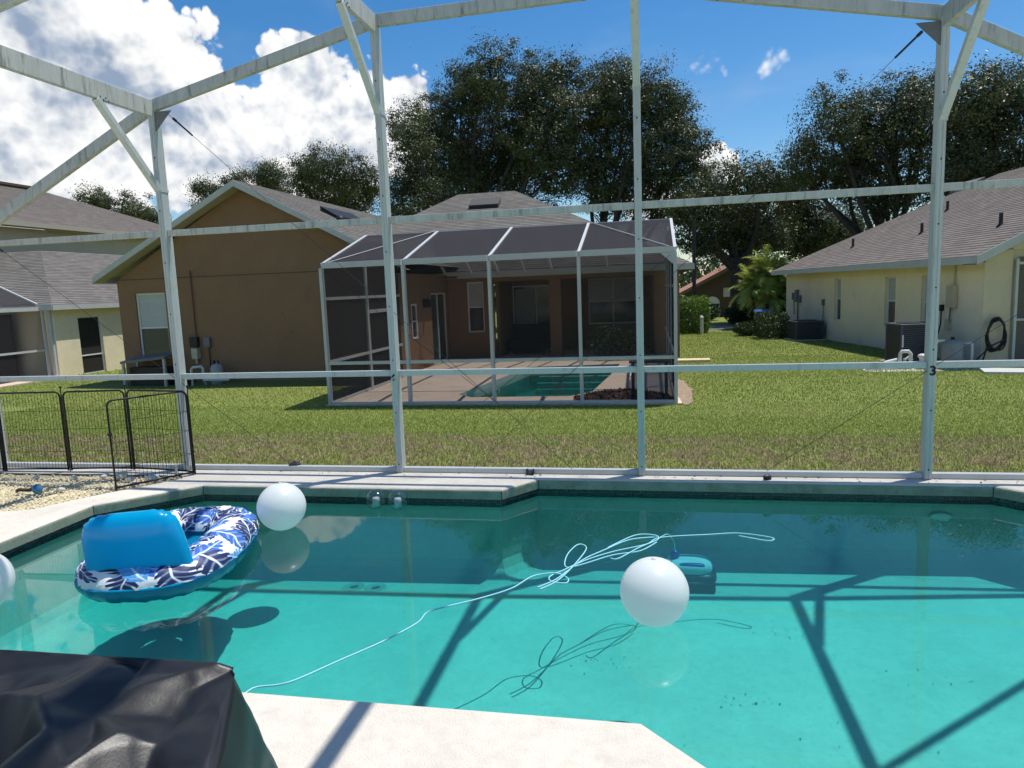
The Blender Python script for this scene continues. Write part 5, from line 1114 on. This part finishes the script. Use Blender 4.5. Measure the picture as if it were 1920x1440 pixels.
# patterned lounger
def leaf_print():
    m = bpy.data.materials.new('tropical_leaf_print_fabric'); m.use_nodes = True; t = m.node_tree; b = t.nodes['Principled BSDF']; b.inputs['Roughness'].default_value = .55
    uv = nn(t, 'ShaderNodeUVMap'); uv.uv_map = 'UVMap'
    def layer(scale, offs, rs):
        mp = nn(t, 'ShaderNodeMapping'); mp.inputs['Location'].default_value = (*offs, 0); lk(t, uv.outputs[0], mp.inputs[0])
        wn = nn(t, 'ShaderNodeTexNoise', i_Scale=5.0, i_Detail=1.0); lk(t, mp.outputs[0], wn.inputs['Vector'])
        ws = nn(t, 'ShaderNodeVectorMath', operation='SCALE'); ws.inputs[3].default_value = .10; lk(t, wn.outputs['Color'], ws.inputs[0])
        ad = nn(t, 'ShaderNodeVectorMath', operation='ADD'); lk(t, mp.outputs[0], ad.inputs[0]); lk(t, ws.outputs[0], ad.inputs[1])
        v = nn(t, 'ShaderNodeTexVoronoi', voronoi_dimensions='2D', i_Scale=scale, i_Randomness=.8); lk(t, ad.outputs[0], v.inputs['Vector'])
        sb = nn(t, 'ShaderNodeVectorMath', operation='SUBTRACT'); lk(t, ad.outputs[0], sb.inputs[0]); lk(t, v.outputs['Position'], sb.inputs[1])
        sc = nn(t, 'ShaderNodeSeparateColor'); lk(t, v.outputs['Color'], sc.inputs[0])
        rot = nn(t, 'ShaderNodeVectorRotate', rotation_type='Z_AXIS'); lk(t, sb.outputs[0], rot.inputs['Vector']); lk(t, mth(t, 'MULTIPLY', sc.outputs[0], 6.283), rot.inputs['Angle'])
        sx = nn(t, 'ShaderNodeSeparateXYZ'); lk(t, rot.outputs[0], sx.inputs[0])
        X = mth(t, 'MULTIPLY', sx.outputs[0], scale); Y = mth(t, 'ABSOLUTE', mth(t, 'MULTIPLY', sx.outputs[1], scale))
        ve = mth(t, 'SINE', mth(t, 'MULTIPLY', mth(t, 'SUBTRACT', X, mth(t, 'MULTIPLY', Y, .9)), 26.0))
        width = mth(t, 'MULTIPLY', mth(t, 'SUBTRACT', 1.0, mth(t, 'MULTIPLY', mth(t, 'MULTIPLY', X, X), 2.6)), .36)
        notch = mth(t, 'MULTIPLY', mth(t, 'MAXIMUM', ve, 0.0), mth(t, 'MULTIPLY', Y, .75))
        inside = sstep(t, mth(t, 'SUBTRACT', mth(t, 'SUBTRACT', width, notch), Y), -.005, .02)
        rib = mth(t, 'MULTIPLY', sstep(t, Y, .012, .03, 1, 0), inside)
        vein = mth(t, 'MULTIPLY', sstep(t, ve, .2, .9, 0, .75), inside)
        return inside, rib, vein, sc.outputs[1], sc.outputs[2]
    c = mixc(t, 0.0, (.80, .82, .82), (.80, .82, .82))
    for (scale, offs, rs) in ((5.6, (.15, .77), 2), (4.6, (.3, .1), 0), (4.0, (.71, .43), 1)):
        ins, rib, vein, r1, r2 = layer(scale, offs, rs)
        lc_ = mixc(t, sstep(t, r1, .4, .45), (.012, .02, .10), (.03, .13, .45)); lc_ = mixc(t, sstep(t, r1, .68, .72), lc_, (.07, .33, .68)); lc_ = mixc(t, sstep(t, r1, .86, .9), lc_, (.015, .02, .03))
        lc_ = mixc(t, vein, lc_, mixc(t, .5, lc_, (.45, .6, .75))); lc_ = mixc(t, rib, lc_, (.7, .75, .78))
        on = mth(t, 'MULTIPLY', ins, sstep(t, r2, .10, .12))
        c = mixc(t, on, c, lc_)
    lk(t, c, b.inputs['Base Color'])
    n = nn(t, 'ShaderNodeTexNoise', i_Scale=14.0, i_Detail=3.0); lk(t, uv.outputs[0], n.inputs['Vector']); bp = nn(t, 'ShaderNodeBump', i_Strength=.35, i_Distance=.02); lk(t, n.outputs['Fac'], bp.inputs['Height']); lk(t, bp.outputs[0], b.inputs['Normal'])
    return m
BLUEV = pmat('blue_vinyl', (0.0, 0.42, 0.70), 0.22, spec=0.6, var=.06, vscale=3)
t = BLUEV.node_tree; b_ = t.nodes['Principled BSDF']; tl_ = nn(t, 'ShaderNodeBsdfTranslucent'); tl_.inputs[0].default_value = (.0, .60, .92, 1); mx = nn(t, 'ShaderNodeMixShader', i_0=.45)
lk(t, b_.outputs[0], mx.inputs[1]); lk(t, tl_.outputs[0], mx.inputs[2]); lk(t, mx.outputs[0], t.nodes['Material Output'].inputs[0])
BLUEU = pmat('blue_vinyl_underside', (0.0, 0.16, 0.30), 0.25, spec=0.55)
FC = V((-3.155, 4.06, WZ+.092)); AXD = V((-.25, .968, 0)).normalized(); AXS = V((AXD.y, -AXD.x, 0))
fl = thing('pool_lounger', (FC.x, FC.y, WZ-.05), 'inflatable pool lounger with blue and white leaf print and a bright blue backrest', 'pool float')
NL, NA = 120, 28; TRX, TRZ = .165, .125; HL, HWd = .51, .315
rings = []; ulen = [0.0]
for i in range(NL):
    a = 2*math.pi*i/NL; ca, sa = math.cos(a), math.sin(a); ex_ = 2/3.1
    cx, cyy = HL*math.copysign(abs(ca)**ex_, ca), HWd*math.copysign(abs(sa)**ex_, sa)
    rings.append((cx, cyy, a))
def ringpt(i): cx, cyy, a = rings[i % NL]; return V((cx, cyy, 0))
for i in range(NL): ulen.append(ulen[-1] + (ringpt(i+1)-ringpt(i)).length)
def ring_part(name, th0, th1, mat, k):
    vs = []; fs = []; uvs = []
    for i in range(NL+1):
        p = ringpt(i); tg = (ringpt(i+1)-ringpt(i-1)).normalized(); nr = V((tg.y, -tg.x, 0))
        rw = 1 + .03*math.sin(i*1.3) + .02*math.sin(i*2.9)
        for j in range(k+1):
            th = th0+(th1-th0)*j/k; rr = TRX*rw; l = p + nr*rr*math.cos(th); z = TRZ*rw*math.sin(th)
            if p.x < -.3: z *= 1.0
            vs.append(FC + AXD*l.x + AXS*l.y + V((0, 0, z))); uvs.append((ulen[min(i, NL)], th*TRX))
    for i in range(NL):
        for j in range(k):
            fs.append((i*(k+1)+j, (i+1)*(k+1)+j, (i+1)*(k+1)+j+1, i*(k+1)+j+1))
    mb = MB(); mb.add(vs, fs); o = mb.build(name, mat, fl, smooth=True)
    lay = o.data.uv_layers.new(name='UVMap'); flat = []
    for f in o.data.polygons:
        for vi in f.vertices: flat += list(uvs[vi])
    lay.data.foreach_set('uv', flat); return o
ring_part('printed_cover', R(0), R(180), leaf_print(), 14)
ring_part('tube', R(180), R(360), BLUEU, 14)
q = MB(); q.tube([FC + AXD*(ringpt(i).x*1.0) + AXS*(ringpt(i).y) + (AXD*ringpt(i).x+AXS*ringpt(i).y).normalized()*TRX*1.0 for i in range(NL)], .006, 6, closed=True); q.build('seam', BLUEV, fl)
q = MB(); q.add([FC + AXD*(HL*.68*math.cos(2*math.pi*k/40)) + AXS*(HWd*.6*math.sin(2*math.pi*k/40)) + V((0, 0, -.03)) for k in range(40)], [tuple(range(40))]); q.build('seat_panel', BLUEU, fl)
def cushion(name, c, ax, up, w, h, d, mat, parent, puff=2.6):
    c, ax, up = V(c), V(ax).normalized(), V(up).normalized(); nr = ax.cross(up); vs = []; fs = []; N1, N2 = 56, 40
    for i in range(N2+1):
        ph = -math.pi/2 + math.pi*i/N2
        for j in range(N1):
            th = 2*math.pi*j/N1
            sp = lambda v, e_: math.copysign(abs(v)**e_, v)
            x = sp(math.cos(th), .42)*sp(math.cos(ph), .62); y = sp(math.sin(th), .42)*sp(math.cos(ph), .62); z = sp(math.sin(ph), .9)
            rad = max(abs(x), abs(y)); wr = .020*max(0, rad-.6)/.4*min(1, 1.6*abs(x*y))*math.sin(46*math.atan2(y*1.1, x))
            dent = 1 - .22*math.exp(-((y+.42)/.10)**2)
            vs.append(c + ax*(x*w/2*(1+wr) * (1-.09*y)) + up*(y*h/2*(1+wr)) + nr*(z*d/2*dent))
    for i in range(N2):
        for j in range(N1): fs.append((i*N1+j, i*N1+(j+1) % N1, (i+1)*N1+(j+1) % N1, (i+1)*N1+j))
    q = MB(); q.add(vs, fs); return q.build(name, mat, parent, smooth=True)
bc = V((-3.03, 3.56, .135)); cushion('backrest', bc, AXS*.995+V((0, 0, .05)), V((-.04, -.12, .99)), .60, .50, .18, BLUEV, fl)
# pool cleaner and its cord
t_ = thing('pool_robot', (.27, 5.40, fz(.3)), 'pale blue robotic pool cleaner under water behind the nearest white ball', 'pool cleaner'); zb = fz(.3)
def rounded(name, c, w, d, h, mat, e1=.5, e2=.7):
    q = MB(); vs = []; fs = []; n1, n2 = 28, 14
    sp = lambda v, e_: math.copysign(abs(v)**e_, v)
    for i in range(n2+1):
        ph = -math.pi/2+math.pi*i/n2
        for j in range(n1):
            th = 2*math.pi*j/n1; vs.append((c[0]+w/2*sp(math.cos(th), e1)*sp(math.cos(ph), e2), c[1]+d/2*sp(math.sin(th), e1)*sp(math.cos(ph), e2), c[2]+h/2*sp(math.sin(ph), e2)))
    for i in range(n2):
        for j in range(n1): fs.append((i*n1+j, i*n1+(j+1) % n1, (i+1)*n1+(j+1) % n1, (i+1)*n1+j))
    q.add(vs, fs); return q.build(name, mat, t_, smooth=True)
rounded('chassis', (.27, 5.40, zb+.085), .40, .30, .11, pmat('cleaner_black', (.012, .03, .05), .4))
rounded('shell', (.26, 5.40, zb+.15), .36, .26, .13, pmat('cleaner_pale_blue', (.55, .75, .85), .3), .6, .8)
rounded('handle', (.28, 5.31, zb+.185), .20, .05, .04, pmat('cleaner_blue', (.01, .08, .38), .35))
for y in (5.26, 5.54):
    q = MB(); q.cyl((.09, y, zb+.045), (.45, y, zb+.045), .038, n=14); q.build('brush_roller', BLACKM, t_, smooth=True)
q = MB(); q.lathe((.16, 5.40, zb+.205), [(.03, 0), (.035, .03), (.025, .06), (.005, .07)], 12); q.build('swivel', pmat('cleaner_blue', (.01, .08, .38), .35), t_)
CORD = pmat('pale_blue_cord', (.30, .62, .72), .5)
def spline(pts, k=8):
    P = [V(p) for p in pts]; out_ = []
    for i in range(len(P)-1):
        p0, p1, p2, p3 = P[max(i-1, 0)], P[i], P[i+1], P[min(i+2, len(P)-1)]
        for j in range(k):
            t = j/k; out_.append(.5*((2*p1)+(p2-p0)*t+(2*p0-5*p1+4*p2-p3)*t*t+(3*p1-p0-3*p2+p3)*t**3))
    out_.append(P[-1]); return out_
cd = thing('extension_cord', (-.5, 4.1, WZ), 'pale blue floating power cord of the pool cleaner, tangled across the water', 'cord')
MAIN = [(-1.77,2.70),(-1.67,2.73),(-1.6,2.78),(-1.48,2.98),(-1.34,3.17),(-1.23,3.37),(-1.22,3.51),(-1.14,3.58),(-.97,3.70),(-.82,3.87),(-.72,4.05),(-.59,4.10),(-.51,4.05),(-.51,3.97),(-.59,3.97),(-.62,4.06),(-.54,4.17),(-.42,4.33),(-.26,4.51),(-.05,4.65),(.05,4.78),(.38,4.89),(.58,4.92),(.78,4.84),(.75,4.80),(.57,4.87)]
S2 = [(-.67,3.89),(-.58,4.0),(-.52,4.13),(-.44,4.35),(-.33,4.5),(-.16,4.71),(.02,4.80)]
S3 = [(-.65,3.86),(-.56,3.99),(-.48,4.26),(-.44,4.54),(-.5,4.59),(-.55,4.39),(-.54,4.21),(-.45,4.24),(-.26,4.41),(-.09,4.52),(.02,4.68)]
S4 = [(-.3,4.55),(-.13,4.79),(0,4.80),(.03,4.74),(-.09,4.57),(-.22,4.35),(-.27,4.37)]
for k, S in enumerate((MAIN, S2, S3, S4)):
    pts = [(x, y, WZ+.006+.003*k+.004*((i % 3)-1)) for i, (x, y) in enumerate(S)]
    if k == 0: pts = [(-1.78, 2.44, .010), (-1.78, 2.50, .002), (-1.785, 2.545, -.06)] + [(-1.78, 2.6, WZ+.02)] + pts
    if k == 3: pts = pts[:3] + [(.04, 4.82, -.2), (.1, 5.2, -.35), (.14, 5.34, fz(.3)+.30)] if False else pts
    q = MB(); q.tube(spline(pts), .0042, 6); q.build('strand', CORD, cd, smooth=True)
q = MB(); q.tube(spline([(.03, 4.78, WZ), (.10, 5.0, -.18), (.15, 5.26, -.33), (.16, 5.39, fz(.3)+.27)]), .0042, 6); q.build('strand', CORD, cd, smooth=True)
q = MB()
for (x, y, sp, k) in ((.85, 4.65, .10, 26), (-.33, 4.15, .11, 24), (.42, 3.85, .06, 14), (.58, 3.82, .05, 10), (1.6, 4.2, .12, 16), (-1.9, 4.4, .9, 14), (1.2, 3.6, .6, 14), (0, 3.2, .5, 10)):
    for _ in range(k):
        c = V((x+random.gauss(0, sp), y+random.gauss(0, sp*.6), 0)); c.z = fz(c.x)+.006; a = random.uniform(0, 6); d = V((math.cos(a), math.sin(a), 0))*random.uniform(.003, .009); e_ = V((-d.y, d.x, 0))*.5
        q.add([c-d, c+e_, c+d, c-e_], [(0, 1, 2, 3)])
o_ = q.build('floor_debris', LF0 := pmat('wet_dead_leaf', (.03, .03, .02), .8)); tag(o_, 'specks of leaf debris on the pool floor', 'debris', kind='stuff')
# pool light on the far wall
t_ = thing('pool_light', (2.2, 5.79, -.27), 'small oval pale underwater light on the far pool wall', 'pool light')
def oval(r0, r1, y, k=28): return [(2.17+r0*math.cos(2*math.pi*i/k), y, -.262+r1*math.sin(2*math.pi*i/k)) for i in range(k)]
q = MB(); q.prism(oval(.072, .026, 5.806), (0, -.016, 0)); q.build('lens', pmat('pool_light_lens', (.92, .93, .88), .3), t_)
q = MB(); q.tube(oval(.076, .030, 5.80), .007, 6, closed=True); q.build('rim', PVC, t_)

# stone bed with pebbles and larger rocks
bed = fill_with_holes('stone_bed', [BED], -.02, pmat('bed_soil', (.62, .54, .36), .95, var=.25, vscale=14, bump=.6, bscale=60)); tag(bed, 'bed of small yellowish stones at the pool corner', kind='structure')
def inpoly(x, y, P):
    c = False
    for i in range(len(P)):
        (x1, y1), (x2, y2) = P[i-1], P[i]
        if (y1 > y) != (y2 > y) and x < (x2-x1)*(y-y1)/(y2-y1)+x1: c = not c
    return c
def stone(mb, x, y, z, rx, ry, rz, rot):
    bm = bmesh.new(); bmesh.ops.create_icosphere(bm, subdivisions=1, radius=1)
    sd = random.uniform(0, 99)
    vs = []
    for v in bm.verts:
        p = v.co*(1+.22*mnoise.noise(v.co*1.3+V((sd, 0, 0)))); vs.append(V((x+(p.x*rx)*math.cos(rot)-(p.y*ry)*math.sin(rot), y+(p.x*rx)*math.sin(rot)+(p.y*ry)*math.cos(rot), z+p.z*rz)))
    mb.add(vs, [[l.vert.index for l in f.loops] for f in bm.faces]); bm.free()
q = MB(); k = 0
while k < 4500:
    x, y = random.uniform(-7.2, -4.2), random.uniform(4.4, 5.7)
    if not inpoly(x, y, BED): continue
    r = random.uniform(.004, .010); stone(q, x, y, -.012+random.uniform(0, .008), r*1.2, r, r*.7, random.uniform(0, 6)); k += 1
o_ = q.build('pebbles', pmat('yellow_pebbles', (.66, .58, .38), .8, var=.3, vscale=25)); tag(o_, 'small yellowish pebbles filling the bed by the dog fence', 'pebbles', kind='stuff')
ROCK = pmat('white_river_rock', (.60, .57, .50), .7, var=.2, vscale=9)
ROCKS = [(-6.35,5.66,.045),(-5.72,5.55,.03),(-5.30,5.54,.035),(-5.05,5.62,.03),(-4.86,5.62,.06),(-4.70,5.54,.04),(-4.48,5.56,.055),(-4.40,5.64,.035),(-4.55,5.40,.035),(-5.1,5.18,.035),(-4.62,5.28,.03),(-5.75,4.95,.03)]
RL = ['flat pale rock at the left foot of the dog fence, by the image edge', 'small pale rock behind the blue toy ball', 'small pale rock below the middle fence post', 'small pale rock left of the largest rock by the open gate', 'largest pale rock behind the free end of the open gate', 'pale rock seen through the open gate, nearest its free end', 'big pale rock seen through the middle of the open gate', 'pale rock beside the gate hinge and the white pipe stub', 'pale rock in front of the middle of the open gate', 'pale rock on the pebbles just right of the blue toy ball', 'small pale rock at the bottom corner of the open gate', 'small pale rock at the near left of the pebble bed']
for (x, y, r), lab in zip(ROCKS, RL):
    q = MB(); stone(q, x, y, -.005+r*.35, r*1.25, r, r*.7, random.uniform(0, 6)); o_ = q.build('river_rock', ROCK, smooth=True); tag(o_, lab, 'rock', 'white rocks in the bed')
t_ = thing('toy_ball', (-5.28, 5.1, -.01), 'small blue toy ball with a dark strap lying on the pebbles', 'toy')
q = MB(); q.lathe((-5.26, 5.1, .035), [(max(.001, .042*math.sin(math.pi*k/14)), -.042*math.cos(math.pi*k/14)) for k in range(15)], 18); q.build('ball', pmat('toy_blue', (.05, .20, .38), .35, var=.3, vscale=20), t_, smooth=True)
q = MB(); q.tube(spline([(-5.31, 5.1, .03), (-5.37, 5.11, .02), (-5.42, 5.08, .03), (-5.47, 5.1, .012)]), .016, 7); q.build('strap', pmat('toy_strap', (.05, .025, .02), .7), t_)
q = MB(); q.cyl((-4.33, 5.69, -.03), (-4.33, 5.69, .10), .013, n=12); q.cyl((-4.33, 5.69, .10), (-4.33, 5.69, .115), .018, n=12); o_ = q.build('pipe_stub', PVC); tag(o_, 'short white pipe stub standing at the corner of the dog fence', 'pipe')

# dog fence
df = thing('dog_fence', (-5, 5.75, 0), 'black wire dog fence panels with an open gate at the pool corner', 'fence')
FP = [V((-7.72, 5.80, 0)), V((-6.99, 5.78, 0)), V((-6.28, 5.755, 0)), V((-5.58, 5.806, 0)), V((-4.935, 5.88, 0)), V((-4.178, 5.755, 0)), V((-4.56, 5.175, 0))]
def fpanel(a, b, h, name):
    d = (b-a).normalized(); L = (b-a).length; g0, g1 = a+d*.018, b-d*.018; c = .05; up = V((0, 0, 1))
    pts = [g0+up*.012]; 
    for k in range(7): an = k/6*math.pi/2; pts.append(g0+d*(c*(1-math.cos(an)))+up*(h-c+c*math.sin(an)))
    for k in range(7): an = math.pi/2*(1-k/6); pts.append(g1-d*(c*(1-math.cos(an)))+up*(h-c+c*math.sin(an)))
    pts.append(g1+up*.012)
    q = MB(); q.tube(pts, .0085, 8); q.tube([g0+up*.03, g1+up*.03], .0085, 8); o = q.build(name, BLACKM, df, smooth=True)
    w = MB(); k = int(L/.034)
    for j in range(1, k): p = g0+d*((L-.036)*j/k); w.cyl(p+up*.03, p+up*(h-.004), .0016, n=5)
    for z in (.2, .42, .6): w.cyl(g0+up*z, g1+up*z, .0019, n=5)
    wo = w.build('wire_grid', BLACKM, o); wo['kind'] = 'stuff'
    return o
for i in range(5): fpanel(FP[i], FP[i+1], .785, 'fence_panel')
gt = fpanel(FP[5], FP[6], .79, 'gate_panel'); tag(gt, 'swung open gate panel')
for i in range(1, 6):
    q = MB(); q.cyl(FP[i]+V((0, 0, .004)), FP[i]+V((0, 0, .83)), .005, n=8); q.cyl(FP[i]+V((0, 0, .822)), FP[i]+V((0, 0, .838)), .011, n=10); q.build('hinge_pin', BLACKM, df)
q = MB(); dd = (FP[6]-FP[5]).normalized(); p = FP[6]-dd*.016; q.cyl(p+V((-.01, -.012, .50)), p+V((.01, .012, .50)), .014, n=8); q.build('latch', BLACKM, gt)

# anchors and litter on the far deck edge
def lump(name, label, cat, x, y, z, r, h, mat):
    q = MB(); stone(q, x, y, z+h*.4, r, r*.7, h*.6, .4); stone(q, x+r*.7, y+.01, z+h*.3, r*.5, r*.5, h*.4, 1.1); o = q.build(name, mat); tag(o, label, cat); return o
lump('cable_anchor', 'dark cable anchor lump at the foot of the enclosure, left of the leftmost middle post', 'anchor', -3.29, 5.985, -.0, .075, .085, PLASTICBLK)
lump('dark_stone', 'dark stone on the far deck edge right of the middle', 'stone', .90, 5.845, 0.002, .035, .05, PLASTICBLK)
t_ = thing('anchor_bracket', (-1.04, 5.905, 0), 'small dark bracket on the base plate between the middle posts', 'bracket')
q = MB(); q.box(-1.075, -1.01, 5.885, 5.925, .003, .012); q.box(-1.075, -1.065, 5.885, 5.925, .0121, .05); q.box(-1.02, -1.01, 5.885, 5.925, .0121, .05); q.build('bracket', PLASTICBLK, t_)
LF = pmat('dead_leaf', (.05, .035, .022), .8)
q = MB()
for k in range(130):
    x = random.uniform(-4, 3.2); y = random.choice([random.uniform(5.82, 5.92), random.uniform(6.03, 6.2)]); z = .004 if y < 5.95 else gz(x, y)+.03; a = random.uniform(0, 6); s_ = random.uniform(.006, .016); d = V((math.cos(a), math.sin(a), random.uniform(0, .3)))*s_; e_ = V((-math.sin(a), math.cos(a), 0))*s_*.5
    c = V((x, y, z)); q.add([c-d, c+e_, c+d, c-e_], [(0, 1, 2, 3)])
o_ = q.build('leaf_litter', LF); tag(o_, 'scattered dead leaves along the enclosure base', 'leaves', kind='stuff')

# covered grill in the foreground
COVER = pmat('black_nylon_cover', (.009, .009, .009), .42, spec=.5, bump=.05, bscale=240)
cv = thing('grill_cover', (-1.2, .65, 0), 'black wrinkled waterproof cover over a grill in the lower left foreground', 'grill cover')
# taut nylon: flat facets between the points where the sheet is held up or sags
CP = [(-1.137, 0.984, 1.0), (-1.32, 0.983, 1.0), (-1.633, 0.977, 1.0), (-0.939, 0.99, 1.0), (-0.913, 0.961, 1.006), (-0.855, 0.985, 0.986), (-0.845, 0.994, 1.0), (-0.711, 0.997, 1.0), (-0.685, 1.003, 0.99), (-0.915, 0.843, 1.018), (-0.846, 0.956, 0.99), (-0.812, 0.923, 0.994), (-0.832, 0.858, 0.98), (-0.732, 0.945, 0.978), (-0.756, 0.811, 0.996), (-0.705, 0.828, 0.968), (-0.799, 0.81, 0.972), (-0.741, 0.800, 0.985), (-0.777, 0.737, 0.99), (-0.852, 0.793, 1.008), (-0.996, 0.853, 1.01), (-1.175, 0.833, 1.008), (-1.019, 0.878, 0.965), (-1.20, 0.87, 0.965), (-0.932, 0.798, 0.93), (-1.113, 0.773, 0.93), (-0.649, 0.896, 0.985), (-0.598, 0.783, 0.975), (-0.727, 0.894, 0.962), (-0.7, 0.79, 0.945), (-0.729, 0.765, 0.96), (-0.759, 0.966, 0.996), (-0.953, 0.927, 0.992), (-1.067, 0.947, 0.985), (-0.732, 0.634, 0.93), (-0.627, 0.633, 0.945), (-0.517, 0.644, 0.95), (-0.95, 0.613, 0.92), (-1.20, 0.595, 0.92), (-1.50, 0.60, 0.94)]
from mathutils import geometry as mgeo
_v, _e, _f, *_r = mgeo.delaunay_2d_cdt([V((p[0], p[1])) for p in CP], [], [], 0, 1e-5)
zmap = {(round(p[0], 4), round(p[1], 4)): p[2] for p in CP}
bm = bmesh.new(); bv = [bm.verts.new((p.x, p.y, zmap[(round(p.x, 4), round(p.y, 4))])) for p in _v]
for f in _f: bm.faces.new([bv[i] for i in f])
bmesh.ops.recalc_face_normals(bm, faces=bm.faces)
if sum(f.normal.z for f in bm.faces) < 0: bmesh.ops.reverse_faces(bm, faces=bm.faces)
# skirt: follow the rim outwards and down with loose pleats
rim = [e for e in bm.edges if e.is_boundary]; ring0 = []
start = rim[0].verts[0]; cur = start; prev_e = None
while True:
    ring0.append(cur); e_ = [x for x in cur.link_edges if x.is_boundary and x is not prev_e][0]; prev_e = e_; cur = e_.other_vert(cur)
    if cur is start: break
cxy = V((-1.05, .8, 0)); last = ring0; N0 = len(ring0)
for k, (dz, fl_) in enumerate(((.05, .022), (.13, .05), (.26, .09), (.45, .13), (.70, .17), (.93, .20))):
    new = []
    for i, v0 in enumerate(ring0):
        nb = ring0[(i+1) % N0].co - ring0[i-1].co; on = V((nb.y, -nb.x, 0)).normalized()
        if on.dot(v0.co-cxy) < 0: on = -on
        pl = 1+.25*math.sin(i*2.4+k*.3)
        new.append(bm.verts.new((v0.co.x+on.x*fl_*pl, v0.co.y+on.y*fl_*pl, max(.04, v0.co.z-dz))))
    for i in range(N0):
        j = (i+1) % N0; bm.faces.new([last[i], last[j], new[j], new[i]])
    last = new
bmesh.ops.recalc_face_normals(bm, faces=bm.faces)
bmesh.ops.subdivide_edges(bm, edges=bm.edges[:], cuts=7, use_grid_fill=True)
bmesh.ops.triangulate(bm, faces=[f for f in bm.faces if len(f.verts) > 4])
for _ in range(1): bmesh.ops.smooth_vert(bm, verts=bm.verts, factor=.5, use_axis_x=True, use_axis_y=True, use_axis_z=True)
bm.normal_update()
for v in bm.verts:
    c = v.co; a1 = mnoise.noise(V((c.x*14, c.y*14, c.z*9))); a2 = 1-abs(mnoise.noise(V((c.x*22+3, c.y*22, c.z*14))))*2
    a3 = mnoise.noise(V((c.x*60, c.y*60, c.z*40)))
    v.co = c + v.normal*(.0022*a1 + .0022*a2 + .0004*a3)
me = bpy.data.meshes.new('cover'); bm.to_mesh(me); bm.free()
for p in me.polygons: p.use_smooth = True
o_ = link_mesh('cover', me, COVER, cv)
